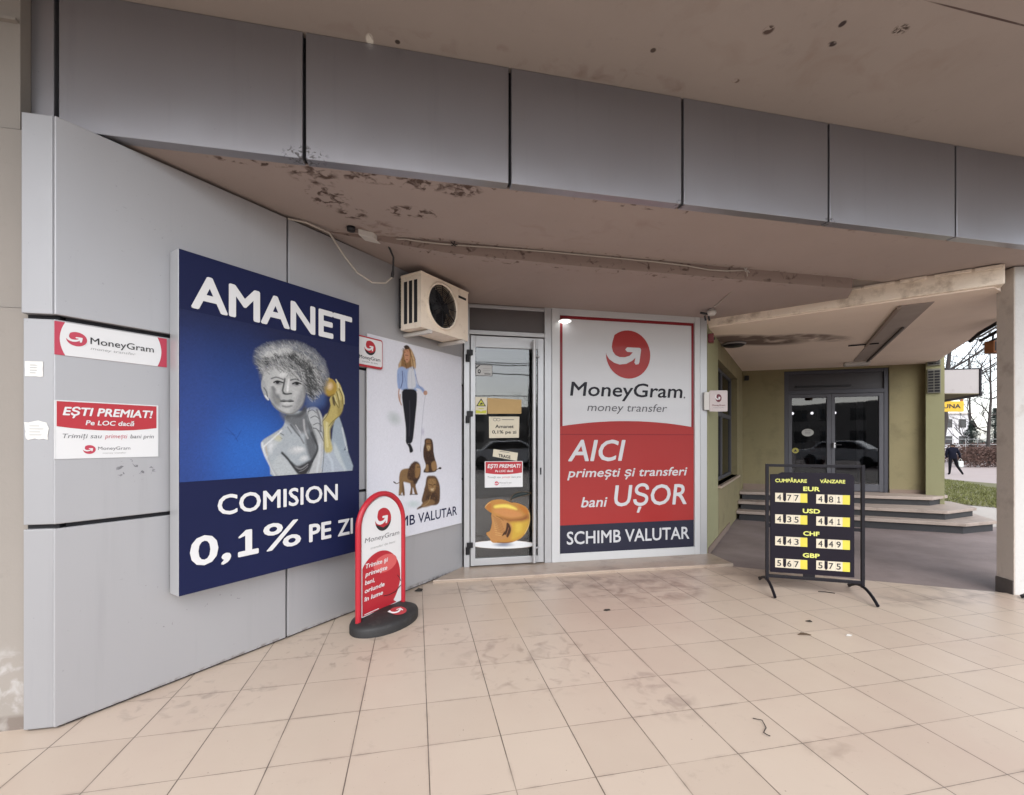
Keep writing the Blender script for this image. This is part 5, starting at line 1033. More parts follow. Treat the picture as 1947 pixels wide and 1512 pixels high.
# pillar
PA = R(-17)
pl = thing('pillar', 'whitewashed concrete pillar with dark stained foot at the right edge', 'pillar', (5.455, 3.165, 0), PA)
MB().box(.012, .55, 0, .16, -.02, 3.065).build('white_face', PILLARW, pl, .006)
MB().box(-.0, .0115, -.002, .165, -.02, 3.06).build('shaded_side', PILLARSHADE, pl, .003)
MB().box(-.008, .011, .0, .17, -.02, .13).build('dirty_foot', mat('dirty_plinth', (.10, .085, .08), .9, 0, .3, 9), pl, .004)
# things fixed round the pillar's back
t = thing('lamp_bracket', 'dark tubular lamp bracket behind the top of the pillar', 'bracket', (6.3, 3.9, 2.7)); o0 = (6.3, 3.9, 2.7)
def cw(px, py, D_): 
    lat = (px-973.5)/860*D_; x, y = lg(lat, D_); return (x, y, 1.44+(838-py)/860*D_)
MB(o0).tube([cw(1845, 649, 5.9), cw(1862, 634, 5.6), cw(1900, 612, 5.3)], .022, 0, 10).build('arm', BLACKM, t)
MB(o0).tube([cw(1864, 648, 5.7), cw(1900, 628, 5.3)], .018, 0, 10).build('arm', BLACKM, t)
MB(o0).tube([cw(1862, 641, 5.65), cw(1900, 619, 5.3)], .011, 0, 8).build('arm', STEEL, t)
MB(o0).tube([cw(1870, 655, 5.65), cw(1900, 641, 5.3)], .009, 0, 8).build('arm', BLACKM, t)
mb = MB((0, 0, 0)); a = cw(1886, 656, 5.5)
t = thing('rusty_box', 'small rusty orange box hanging beside the pillar under the bracket', 'box', a)
MB().box(-.05, .12, -.05, .05, -.10, .045).build('case', RUST, t, .008); MB().box(-.035, -.02, -.055, -.045, -.08, .03).build('strap', BLACKM, t); MB().tube([(.0, 0, .04), (.03, .0, .16)], .008).build('hanger', BLACKM, t)

# back wall of the entrance
B_ = (6.571, 8.118); BA = math.atan2(6.627-8.118, 9.28-6.571); BL = 3.0925
bw = thing('back_wall', 'olive green rendered back wall round the second glass door', 'wall', (*B_, 0), BA)
MB().box(-.05, .745, 0, .3, .3, 3.1).build('wall', GREEN, bw)
MB().box(2.505, BL, 0, .3, .3, 3.1).build('wall', GREEN, bw)
MB().box(.746, 2.504, 0, .3, 2.83, 3.1).build('wall', GREEN, bw)
MB().box(-.0, .745, -.012, -.0005, .45, .56).build('skirting', SKIRT, bw); MB().box(2.505, BL, -.012, -.0005, .45, .52).build('skirting', SKIRT, bw)
t = thing('wing_wall', 'narrow pale green wall end beside the grass at the entrance', 'wall', (9.115, 6.508, 0), R(-52.8))
WL = .228
MB().box(-.02, WL, 0.0, .34, .0, 3.6).build('wall', mat('lit_green_render', (.36, .355, .20), .85, 0, .10, 3, .2, 60, dirt=(3, .55, .8, (.27, .25, .15))), t)  # end face turned to the open side, that light painted in as paler green
v = thing('vent_grille', 'black louvred wall vent high on the pale green wall end', 'vent', (9.115, 6.508, 2.26), R(-52.8)); o0 = (0, 0, 2.26)
for za, zb in ((2.30, 2.74), (2.80, 3.15)):
    MB(o0).box(.0, .178, -.03, -.0005, za, zb).build('frame', mat('vent_frame', (.22, .215, .18), .6), v, .003)
    mb = MB(o0); nz = 8
    for k in range(nz):
        z = za+.02+(zb-za-.04)*k/nz
        for c in (.012, .095): mb.box(c, c+.070, -.036, -.0295, z, z+(zb-za-.04)/nz-.014)
    mb.build('slats', JOINT, v)
# second door
dd = thing('entrance_door', 'dark grey double glass door at the back of the entrance', 'door', fold(B_, (.75, 0, 0), BA)[:2]+(.45,), BA); o0 = (.75, 0, .45)
mb = MB(o0)
for a, b_ in ((.75, .825), (2.43, 2.50)): mb.box(a, b_, .02, .12, .45, 2.825)
mb.box(.825, 2.43, .022, .12, 2.36, 2.44); mb.box(.825, 2.43, .022, .12, 2.76, 2.825)
mb.build('frame', DARKFRAME, dd, .004)
MB(o0).box(.825, 2.43, .06, .08, 2.44, 2.76).build('transom_panel', mat('dark_transom', (.04, .036, .042), .5), dd)
MB(o0).box(.95, 1.9, .02, .058, 2.50, 2.53).build('door_closer', BLACKP, dd)
for a, b_, nm in ((.828, 1.565, 'door_leaf'), (1.569, 2.427, 'door_leaf')):
    mb = MB(o0); mb.box(a, a+.062, .026, .085, .46, 2.355); mb.box(b_-.072, b_, .026, .085, .46, 2.355); mb.box(a+.062, b_-.072, .028, .085, .46, .60); mb.box(a+.062, b_-.072, .028, .085, 2.29, 2.355)
    lf = mb.build(nm, GREYFRAME, dd, .003)
    MB(o0).box(a+.06, b_-.07, .052, .058, .59, 2.30).build('glass', GLASSD, lf)
MB(o0).tube([(1.605, -.03, 1.36), (1.72, -.03, 1.36)], .012, 0, 8).build('handle', BLACKP, dd); MB(o0).box(1.59, 1.62, -.035, .0275, 1.30, 1.40).build('handle_plate', STEEL, dd)
def on_back(x, y, z): return fold(B_, (x, y, z), BA)
t = thing('round_sticker', 'round white sticker with grey emblem on the entrance door glass', 'sticker', on_back(1.17, .05, 1.60), BA)
MB().slab([(.105*math.cos(k*.2618), .075*math.sin(k*.2618)) for k in range(24)], -.004, -.001).build('disc', mat('grey_white_sticker', (.50, .50, .47), .7), t)
mb = MB()
for k in range(3): mb.sheet([(-.05, .03-.03*k), (.05, .03-.03*k), (.05, .04-.03*k), (-.05, .04-.03*k)], -.005)
mb.build('print', GREYINK, t)
t = thing('yellow_sticker', 'round yellow sticker low on the left leaf of the entrance door', 'sticker', on_back(.955, .05, 1.24), BA)
MB().slab([(.06*math.cos(k*.2618), .055*math.sin(k*.2618)) for k in range(24)], -.004, -.001).build('disc', mat('dull_yellow', (.42, .38, .08), .7), t); mb = MB(); mb.sheet([(-.03, -.02), (.03, -.02), (0, .03)], -.005); mb.build('print', INK, t)
# shop behind that door: three lit bulbs, a pale curtain strip, shelves
sr = thing('entrance_room', 'dark shop interior behind the entrance door', 'room', on_back(1.6, 1.5, 0)[:2]+(.45,), BA); o0 = (1.6, 1.5, .45)
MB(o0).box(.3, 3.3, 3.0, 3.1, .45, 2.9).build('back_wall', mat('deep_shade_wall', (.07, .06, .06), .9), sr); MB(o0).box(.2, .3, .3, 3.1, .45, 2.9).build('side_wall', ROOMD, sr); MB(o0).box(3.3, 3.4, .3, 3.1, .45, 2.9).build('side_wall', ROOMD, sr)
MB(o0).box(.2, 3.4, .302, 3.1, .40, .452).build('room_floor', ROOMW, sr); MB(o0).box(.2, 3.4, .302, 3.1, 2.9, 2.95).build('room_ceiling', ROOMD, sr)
mb = MB(o0)
for k in range(4): mb.box(1.75, 2.5, 2.5, 2.95, .75+.4*k, .78+.4*k)
mb.box(1.73, 1.75, 2.5, 2.95, .45, 2.2); mb.build('shelf_unit', mat('shelf_grey', (.20, .18, .17), .7), sr)
rng = random.Random(9); mb = MB(o0)
for k in range(4):
    x = 1.78
    while x < 2.44:
        w = rng.uniform(.04, .12); mb.box(x, x+w, 2.52, 2.8, .782+.4*k, .782+.4*k+rng.uniform(.08, .3), rng.randrange(3)); x += w+.015
mb.build('shelf_goods', [mat('goods_pale', (.35, .30, .28), .6), mat('goods_red', (.22, .05, .05), .6), mat('goods_blue', (.06, .08, .14), .6)], sr)
MB(o0).box(2.16, 2.26, .45, .50, .50, 2.28).build('curtain', mat('pale_curtain', (.62, .56, .50), .9), sr)
for i, x in enumerate((1.13, 1.50, 1.92)):
    t = thing('ceiling_bulb', ['small lit bulb seen through the left leaf, nearest the sticker', 'small lit bulb seen at the centre post of the entrance door', 'small lit bulb seen through the right leaf of the entrance door'][i], 'bulb', on_back(x, .9, 2.03), BA, 'lit bulbs inside the entrance')
    MB().lathe([(0, -.03), (.022, -.02), (.03, 0), (.022, .02), (0, .03)], (0, 0, 0), 'z', 12).build('bulb', BULB, t); MB().tube([(0, 0, .03), (0, 0, .86)], .006, 0, 6).build('cord', BLACKP, t)
# three steps
S = [[(5.748, 7.28), (8.37, 5.43), (9.144, 5.511), (9.95, 6.5), (9.5, 7.3), (6.9, 8.6)],
     [(5.93, 7.466), (8.411, 5.706), (9.342, 5.908), (9.8, 6.6), (9.4, 7.3), (6.9, 8.6)],
     [(6.133, 7.679), (8.795, 6.197), (9.423, 6.392), (9.62, 6.7), (9.4, 7.3), (6.9, 8.6)]]
def inset(P, d):
    c = (sum(p[0] for p in P)/len(P), sum(p[1] for p in P)/len(P)); out = []
    n = len(P)
    for i in range(n):
        a, b, e = P[i-1], P[i], P[(i+1) % n]
        def nrm(p, q):
            dx, dy = q[0]-p[0], q[1]-p[1]; l = math.hypot(dx, dy); return (-dy/l, dx/l)
        n1, n2 = nrm(a, b), nrm(b, e); k = 1+n1[0]*n2[0]+n1[1]*n2[1]
        out.append((b[0]+d*(n1[0]+n2[0])/k, b[1]+d*(n1[1]+n2[1])/k))
    return out
st = thing('entrance_steps', 'three worn stone steps with dark risers up to the entrance', 'steps', (8, 6.3, -.02)); o0 = (8, 6.3, -.02)
for k in range(3):
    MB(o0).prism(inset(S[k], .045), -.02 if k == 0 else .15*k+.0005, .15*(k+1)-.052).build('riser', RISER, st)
    MB(o0).prism(S[k], .15*(k+1)-.0515, .15*(k+1)).build('tread', TREAD, st, .006)
# fittings under the entrance ceiling
t = thing('round_ceiling_lamp', 'round dark ceiling lamp with pale rim over the entrance, unlit', 'lamp', (4.56, 5.83, 2.87)); o0 = (4.56, 5.83, 2.87)
MB(o0).lathe([(.0, -.05), (.125, -.045), (.152, -.02), (.155, -.0015)], (4.56, 5.83, 2.87), 'z', 28).build('dish', BLACKP, t); MB(o0).lathe([(.150, -.030), (.162, -.022), (.166, -.010), (.15, -.001)], (4.56, 5.83, 2.87), 'z', 28).build('rim', mat('grey_rim', (.36, .34, .33), .4), t)
e0, e1 = (5.05, 3.72), (7.84, 6.72)
ta = math.atan2(e1[1]-e0[1], e1[0]-e0[0]); tl = math.hypot(e1[0]-e0[0], e1[1]-e0[1])
t = thing('ceiling_trunking', 'long grey trunking strip running across the entrance ceiling', 'trunking', (*e0, 2.87), ta); o0 = (0, 0, 2.87)
MB(o0).box(.05, tl-.15, -.16, .10, 2.862, 2.8695).build('backing_strip', mat('grey_strip', (.46, .395, .36), .8, 0, .2, 3), t)
MB(o0).box(.05, 2.35, .10, .135, 2.835, 2.8615).build('rail', mat('brown_rail', (.34, .27, .23), .7), t, .003); MB(o0).box(1.2, tl, -.125, -.10, 2.838, 2.8615).build('rail', mat('grey_rail', (.13, .115, .11), .7), t, .003)
MB(o0).box(2.20, 2.225, -.02, .34, 2.845, 2.8615).build('cross_bar', BLACKP, t, .003); MB(o0).box(tl-.08, tl+.10, -.16, .22, 2.80, 2.8695).build('end_cap', WHITEP, t, .02)
# camera, horn and small plate at the window's outer corner
t = thing('security_camera', 'small white dome security camera under the soffit at the window corner', 'camera', (3.33, 4.66, 2.90)); o0 = (3.33, 4.66, 2.90)
MB(o0).lathe([(.0, -.035), (.04, -.03), (.055, -.005), (.05, .02), (.0, .03)], (3.35, 4.66, 2.925), 'z', 18).build('dome', WHITEP, t)
MB(o0).tube([(3.23, 4.70, 2.93), (3.28, 4.68, 2.915), (3.33, 4.67, 2.912), (3.40, 4.66, 2.915)], .014, 0, 8).build('cable', CABLEB, t)
MB(o0).box(3.33, 3.37, 4.64, 4.68, 2.95, 2.967).build('mount', WHITEP, t)
for dx in (0, .05): MB(o0).tube([(3.29+dx, 4.70, 2.90), (3.31+dx, 4.71, 2.845)], .011, 0, 8).build('cable_end', CABLEB, t)
t = thing('alarm_box', 'small dark red alarm box on the green wall beside the window', 'alarm', (*fold(G0, (.06, -.02, 0), GA)[:2], 2.72), GA)
MB().prism([(-.05, -.05), (.05, -.04), (.05, .018), (-.05, .018)], -.05, .06).build('case', mat('dark_red_plastic', (.18, .02, .025), .4), t, .008); MB().lathe([(0, -.058), (.018, -.054), (.022, -.047)], (0, 0, 0), 'y', 12).build('lens', BLACKP, t)
t = thing('projecting_plate', 'small white square plate with arrow logo projecting beside the display window', 'sign', (3.53, 4.985, 1.78), R(-16)); o0 = (0, 0, 1.78)
MB(o0).slab(rrect(.02, .235, 1.80, 2.06, .012), -.012, .0).build('plate', mat('pinkish_white', (.66, .58, .57), .5), t, .001)
mb = MB(o0); logo(mb, .127, 1.965, .036, .050, -.0128, 1, 0, .0008, 1); mb.text('MoneyGram', .05, .205, 1.868, .020, -.0128, 1, .02); mb.text('money transfer', .06, .195, 1.842, .010, -.0128, 2); mb.build('print', [WHITE, mat('dark_red_ink', (.16, .015, .03), .5), GREYINK], t)
MB(o0).box(-.045, .018, -.012, .012, 1.82, 2.04).build('bracket', WHITEP, t, .003)
t = thing('corner_sensor', 'tiny black sensor in the upper corner of the olive back wall', 'sensor', on_back(.06, -.03, 2.72), BA)
MB().box(-.04, .04, -.02, .029, -.05, .05).build('case', BLACKP, t, .01); MB().lathe([(0, -.03), (.02, -.026), (.024, -.019)], (0, 0, 0), 'y', 12).build('lens', DARKGRILL, t)

# ============================================================ PAVEMENT SIGN WITH THE ARCHED RED FRAME
SA_ = R(50); S0 = (-.425, 3.545)
sw = thing('pavement_sign', 'arched red framed pavement sign with arrow logo on black base', 'sign', (*S0, 0), SA_)
def arch(x0, x1, zb, zs, n=18):
    c, r = (x0+x1)/2, (x1-x0)/2
    return [(x1, zb), (x1, zs)] + [(c+r*math.cos(math.pi*k/n), zs+r*math.sin(math.pi*k/n)) for k in range(1, n)] + [(x0, zs), (x0, zb)]
path = [(x, 0, z) for x, z in arch(-.002, .484, .085, .775, 22)]
path = path[:1] + [(path[0][0], 0, z) for z in (.3, .6)] + path[1:-1] + [(-.002, 0, .6), (-.002, 0, .3), (-.002, 0, .02)]
mb = MB(); mb.tube(path, .022, 0, 12); mb.tube([(.484, 0, .075), (.484, 0, .02)], .022, 0, 12); mb.build('frame', REDTUBE, sw)
face = arch(.026, .458, .105, .775)
MB().slab(face, -.006, .006).build('face', WHITE, sw)
mb = MB(); cx, cz, rx, rz = .215, .325, .232, .245
big = []
for k in range(49):
    a = 2*math.pi*k/48; x, z = cx+rx*math.cos(a), cz+rz*math.sin(a); big.append((min(max(x, .032), .452), max(z, .110)))
big = [p for i, p in enumerate(big) if i == 0 or p != big[i-1]]
low = [(.032, .110), (.452, .110), (.452, .20), (.30, .30), (.032, .34)]
mb.sheet(big[:-1], -.0072, 1); mb.sheet([(.032, .110), (.40, .110), (.30, .20), (.032, .30)], -.0066, 1)
mb.sheet([(cx+.06+.13*math.cos(k*.2618), .46+.07*math.sin(k*.2618)) for k in range(24)], -.0076, 5)
logo(mb, .250, .815, .088, .091, -.0072, 1, 0, .0008, 2)
mb.text('MoneyGram', .056, .434, .662, .036, -.0072, 3, 0, .12); mb.text('transfer de bani', .114, .386, .603, .017, -.0072, 4, 0, .15)
for i, (tx, xe) in enumerate((('Trimite și', .300), ('primește', .293), ('bani,', .155), ('oriunde', .262), ('în lume', .245))): mb.text(tx, .062-.003*i, xe, .468-.062*i, .034, -.0082, 0, .022, .15)
mb.tube([(.25, -.0078, .205), (.32, -.0078, .195), (.39, -.0078, .20), (.452, -.0078, .235)], .0035, 2, 4, False); mb.tube([(.41, -.0078, .33), (.437, -.0078, .30), (.450, -.0078, .27)], .003, 2, 4, False)
mb.sheet([(.37, .128), (.452, .150), (.452, .163), (.375, .142)], -.0080, 0); mb.sheet([(.39, .158), (.452, .182), (.452, .215), (.395, .175)], -.0080, 0); mb.sheet([(.05, .118), (.20, .118), (.20, .124), (.05, .124)], -.0080, 0)
mb.build('print', [WHITE, RED, INK, GREYINK, LGREYINK, mat('light_red_print', (.75, .13, .13), .4)], sw)
mb = MB(); n = 40; prof = [(1.0, 0), (1.0, .050), (.97, .066), (.85, .082), (.5, .104), (.12, .114), (0, .114)]
co = [(0.244+.312*f*math.cos(2*math.pi*k/n), -.035+.205*f*math.sin(2*math.pi*k/n), z) for f, z in prof for k in range(n)]
mb._add(co, [(i*n+k, i*n+(k+1) % n, (i+1)*n+(k+1) % n, (i+1)*n+k) for i in range(len(prof)-1) for k in range(n)], 0, True)
base = mb.build('base', RUBBER, sw)
def dome(x, y):
    f = math.hypot((x-.244)/.312, (y+.035)/.205); return float(np.interp(f, [0, .12, .5, .85, .97, 1.0], [.114, .114, .104, .082, .066, .050]))+.0015
mb = MB(); n = 24; ux, uy = .275, -.140
def emb(P, lift, mi):
    vs = [(ux+.075*a, uy+.055*b, dome(ux+.075*a, uy+.055*b)+lift) for a, b in P]
    c = (sum(p[0] for p in P)/len(P), sum(p[1] for p in P)/len(P)); mb._add(vs, [tuple(range(len(P)))], mi)
emb([(math.cos(2*math.pi*k/n), math.sin(2*math.pi*k/n)) for k in range(n)], .003, 0); emb(SWOOSH, .0045, 1)
mb.build('base_emblem', [mat('dull_red_print', (.50, .05, .06), .5), WHITE], sw)

# ============================================================ EXCHANGE RATE BOARD
R0 = (3.332, 3.78); RA = math.atan2(-.474, .88)
rb = thing('rate_board', 'black exchange rate board in tubular frame reading CUMPĂRARE and VÂNZARE', 'board', (*R0, 0), RA)
fw_, xa, xb = .014, -.006, .782
mb = MB()
mb.box(xa-fw_, xa+fw_, -fw_, fw_, .085, 1.215); mb.box(xb-fw_, xb+fw_, -fw_, fw_, .085, 1.215); mb.box(xa+fw_, xb-fw_, -fw_+.001, fw_-.001, 1.188, 1.214); mb.box(xa+fw_, xb-fw_, -fw_+.001, fw_-.001, .118, .146)
mb.build('frame', BLACKM, rb, .003)
for x in (xa, xb):
    P = []
    for k in range(13):
        q = -1+2*k/12; P.append((x, .285*q, .016+.080*(1-q*q)))
    P = [(x, .30, .028)] + P[::-1]
    MB().tube(P, .0135, 0, 10).build('foot', BLACKM, rb)
bd = [(.020, .172), (.712, .176), (.712, 1.10), (.69, 1.128), (.63, 1.136), (.12, 1.136), (.085, 1.118), (.02, 1.116)]
MB().slab(bd, -.012, .004).build('panel', BOARDB, rb, .001)
MB().box(.0, .02, -.004, .004, .60, .64).build('clip', BLACKM, rb); MB().box(.712, .77, -.004, .004, .60, .63).build('clip', BLACKM, rb); MB().box(.3, .4, -.004, .004, .146, .174).build('clip', BLACKM, rb)
yl = -.0128; YL = mat('yellow_lettering', (.80, .82, .20), .5)
mb = MB(); mb.text('CUMPĂRARE', .062, .329, 1.040, .034, yl, 0, .03); mb.build('lettering', YL, rb); mb = MB(); mb.text('VÂNZARE', .436, .640, 1.042, .033, yl, 0, .03); mb.build('lettering', YL, rb)
for tx, z, xa_, xb_ in (('EUR', .962, .298, .436), ('USD', .753, .294, .437), ('CHF', .540, .298, .432), ('GBP', .333, .294, .434)): mb = MB(); mb.text(tx, xa_, xb_, z, .042, yl, 0, .035); mb.build('lettering', YL, rb)
TILEW = mat('ivory_number_tile', (.80, .72, .56), .5)
rates = [('4.77', '4.81', .852), ('4.35', '4.41', .645), ('4.43', '4.49', .434), ('5.67', '5.75', .222)]
for l_, r_, z in rates:
    for tx, x0, x1, dz in ((l_, .061, .331, 0), (r_, .405, .675, -.004 if z > .3 else .004)):
        zz = z+dz; h = .086
        MB().slab([(x0, zz), (x1, zz), (x1, zz+h), (x0, zz+h)], -.0165, -.0122).build('number_strip', TILEW, rb)
        mb = MB(); w = x1-x0; yy = -.0172
        mb.sheet([(x0+w*.785, zz), (x1, zz), (x1, zz+h), (x0+w*.785, zz+h)], yy, 1)
        mb.sheet([(x0+w*.245, zz+h*.20), (x0+w*.345, zz+h*.20), (x0+w*.345, zz+h), (x0+w*.245, zz+h)], yy, 2); mb.sheet([(x0+w*.265, zz+h*.08), (x0+w*.325, zz+h*.08), (x0+w*.325, zz+h*.42), (x0+w*.265, zz+h*.42)], yy-.0006, 2)
        mb.sheet([(x0+w*.572, zz), (x0+w*.578, zz), (x0+w*.578, zz+h), (x0+w*.572, zz+h)], yy, 3)
        for ch, fx in ((tx[0], .055), (tx[2], .375), (tx[3], .60)): 
            ww = .135 if ch != '1' else .09
            mb.text(ch, x0+w*(fx+(.03 if ch == '1' else 0)), x0+w*(fx+ww+(.03 if ch == '1' else 0)), zz+h*.17, h*.66, yy-.0004, 0, .012)
        mb.build('digits', [INK, mat('yellow_tile', (.78, .68, .08), .5), BOARDB, LGREYINK], rb)

# ============================================================ LITTER ON THE TILES
def litter(name, label, x, y, pts, m, r=None):
    t = thing(name, label, name.replace('_', ' '), (x, y, 0))
    if r: MB((x, y, 0)).tube([(x+a, y+b, c) for a, b, c in pts], r, 0, 6).build('piece', m, t)
    else:
        v = [(x+a, y+b, c) for a, b, c in pts]; mb = MB((x, y, 0)); k = len(v)
        top = v; bot = [(a, b, max(.0005, c-.004)) for a, b, c in v]
        mb._add(top+bot, [tuple(range(k)), tuple(range(2*k-1, k-1, -1))]+[(i, k+i, k+(i+1) % k, (i+1) % k) for i in range(k)], 0); mb.build('piece', m, t, 0, False, True)
litter('twig', 'thin bent dry twig lying on the tiles right of centre', 1.70, 1.98, [(.0, .05, .006), (.03, .02, .010), (.01, -.03, .006), (-.03, -.06, .006), (-.035, -.085, .012), (-.02, -.09, .006)], LITTER, .0022)
litter('cigarette_butt', 'dark cigarette butt on the tiles at the bottom left corner', -1.27, 1.845, [(-.025, -.008, .006), (.03, .012, .006)], LITTER, .006)
litter('chewed_gum', 'dark flat blob on the tiles in front of the window', 1.58, 3.59, [(-.03, 0, .005), (-.01, -.018, .005), (.03, -.008, .005), (.028, .012, .005), (-.008, .016, .005)], LITTER)
litter('dry_leaf', 'curled dark dry leaf on the tiles in front of the rate board', 2.81, 2.83, [(-.05, .01, .006), (-.01, -.012, .014), (.045, -.016, .005), (.03, .012, .008), (-.01, .022, .012)], LEAFM)
litter('paper_scrap', 'tiny white paper scrap on the bright tiles at right', 3.12, 2.75, [(-.025, 0, .006), (0, -.012, .008), (.026, .0, .006), (.0, .012, .009)], PAPER)
litter('wire_bit', 'short bit of black wire lying between the rate board feet', 3.79, 3.58, [(-.05, .03, .005), (.0, -.0, .008), (.06, -.045, .005)], LITTER, .004)
litter('bottle_cap', 'dark crushed bottle cap on the tiles below the bright patch', 3.05, 3.03, [(-.02, .012, .006), (-.01, -.014, .012), (.02, -.012, .006), (.022, .01, .010)], LITTER)
litter('leaf_clump', 'small clump of dirt and leaves at the foot of the clad wall', .02, 4.40, [(-.04, .0, .012), (-.02, -.03, .02), (.03, -.02, .014), (.04, .015, .02), (.0, .025, .03)], LITTER)
litter('plastic_wrapper', 'black and white crumpled wrapper at the foot of the pillar', 5.42, 3.06, [(-.05, .0, .012), (-.01, -.03, .035), (.05, -.01, .014), (.04, .03, .04), (-.02, .03, .03)], BLACKP)

# ============================================================ THE PARK BEHIND THE ENTRANCE
def gp(px, D_): return lg((px-973.5)/860*D_, D_)
def gz(D_): return fall(D_)
# sign box under the eaves of the next shop: triangular on plan
a, b_, c = gp(1778, 9.7), gp(1863.5, 9.7), gp(1778, 11.7)
zt = lambda py, D_: 1.44+(838-py)/860*D_
t = thing('sign_box', 'blank white box sign with black rim hanging past the green wall', 'sign', (*a, 2.45)); o0 = (*a, 2.45)
MB(o0).prism([a, b_, c], [2.455]*3, [zt(703, 9.7), zt(701, 9.7), zt(703, 9.7)]).build('box', [SIGNPINK], t)
MB(o0).prism([a, b_, c], [2.44]*3, [2.4545]*3).build('underside', UNDERS, t)
def bar(p, q, za, zb, r, nm): MB(o0).tube([(*p, za), (*q, zb)], r, 0, 6).build(nm, BLACKM, t)
bar(a, b_, zt(703, 9.7), zt(701, 9.7), .012, 'rim'); bar(b_, b_, 2.43, zt(700, 9.7), .028, 'rim'); bar(c, b_, 2.44, 2.44, .045, 'rim')
MB(o0).tube([(*b_, 2.5), (b_[0]-.6, b_[1]+2.2, 2.5)], .02, 0, 6).build('stay', BLACKM, t)
q = gp(1700, 13.5); t = thing('yellow_sign', 'yellow shop sign reading FORTUNA beyond the green wall end', 'sign', (*q, 2.28), R(-11.917)); o0 = (0, 0, 2.28)
x1 = (1833-1700)/860*13.5; z0, z1 = zt(783, 13.5), zt(763, 13.5)
MB(o0).box(.0, x1, 0, .08, z0, z1).build('panel', YSIGN, t, .004); mb = MB(o0); mb.text('FORTUNA', .86, x1-.1, z0+.10, .13, -.004, 0, .03); mb.build('lettering', INK, t); MB(o0).box(x1-.06, x1, .02, .06, z1, z1+.18).build('hanger', RUST, t)
MB(o0).box(.3, .38, .02, .07, fall(13.5)-2.28+2.28, z0).build('post', BLACKM, t)
# trees
def bare_tree(name, label, base, z, h, seed, lean=(0, 0), r0=.10, levels=4, first=.35):
    rng = random.Random(seed); t = thing(name, label, 'tree', (*base, z)); mb = MB((*base, z)); tr = MB((*base, z)); P = [Vector((*base, z))]; n = 7
    for k in range(1, n+1): P.append(Vector((base[0]+lean[0]*(k/n)+rng.uniform(-.05, .05), base[1]+lean[1]*(k/n)+rng.uniform(-.05, .05), z+h*k/n)))
    tr.tube(P, [r0*(1-.7*k/n) for k in range(n+1)], 0, 8); tr.build('trunk', BARK, t)
    def grow(p, d, L, r, lv):
        Q = [p]; dd = d.copy(); m = 4
        for k in range(m):
            dd = (dd+Vector((rng.gauss(0, .13), rng.gauss(0, .13), rng.gauss(.05, .10)))).normalized(); Q.append(Q[-1]+dd*L/m)
        mb.tube(Q, [r*(1-.6*k/m) for k in range(m+1)], 0, 5 if lv < 2 else 3, False)
        if lv >= levels: return
        for k in range(rng.choice((3, 4, 4)) if lv < 3 else 3):
            i = rng.randrange(1, m+1); nd = (dd+Vector((rng.gauss(0, .6), rng.gauss(0, .6), rng.gauss(.1, .4)))).normalized(); grow(Q[i], nd, L*rng.uniform(.45, .7), r*.5, lv+1)
    for k in range(13):
        f = first+(1-first)*rng.random(); i = int(f*n); a = rng.uniform(0, 6.28); grow(P[i], Vector((math.cos(a), math.sin(a), rng.uniform(.2, .9))).normalized(), h*rng.uniform(.26, .46), r0*(1-.7*f)*.6, 1)
    mb.build('crown', BARK, t); return t
bare_tree('bare_tree', 'leafless tree with dark trunk rising behind the white box sign', gp(1784, 15), gz(15), 5.5, 3, (.45, -.05), .12, 4, .42)
bare_tree('bare_tree', 'leafless tree of fine twigs farther off beside the pillar', gp(1880, 33), gz(33), 8.5, 8, (.2, 0), .12, 4, .2)
bare_tree('bare_tree', 'distant pale leafless tree between yellow sign and pillar', gp(1846, 48), gz(48), 10.5, 12, (-.2, 0), .14, 4, .2)
def spruce(label, px, D_, h, w, seed):
    rng = random.Random(seed); base = gp(px, D_); z = gz(D_); t = thing('spruce_tree', label, 'tree', (*base, z), 0, 'spruces behind the hedge')
    MB((*base, z)).tube([(*base, z), (base[0], base[1], z+h)], [.13, .02], 0, 8).build('trunk', BARK, t)
    vs = []; fs = []
    for k in range(5200):
        f = rng.random()**.8; zz = z+h*(.06+.94*f); tier = .72+.28*math.cos(f*h*7.5); R_ = w*(1-f)*tier+.05; rr = R_*math.sqrt(rng.random()); a = rng.uniform(0, 6.28)
        if rng.random() < .25*(1+math.sin(a*3+f*9)): continue
        p = Vector((base[0]+rr*math.cos(a), base[1]+rr*math.sin(a), zz-.18*rr/w)); s_ = rng.uniform(.05, .14)
        d = Vector((math.cos(a), math.sin(a), -.35)).normalized()*s_*1.6; e = Vector((-math.sin(a), math.cos(a), rng.uniform(-.5, .5)))*s_*.35
        q = len(vs); vs += [tuple(p-e), tuple(p+e), tuple(p+d)]; fs.append((q, q+1, q+2))
    me = bpy.data.meshes.new('crown'); me.from_pydata([(a-base[0], b-base[1], c-z) for a, b, c in vs], [], fs); me.materials.append(NEEDLE); o = bpy.data.objects.new('crown', me); COL.objects.link(o); o.parent = t
spruce('dark green spruce standing alone behind the hedge, left one', 1848, 39, 3.6, 1.55, 1)
spruce('dark green spruce half hidden by the pillar, right one', 1892, 38, 4.6, 1.5, 2)
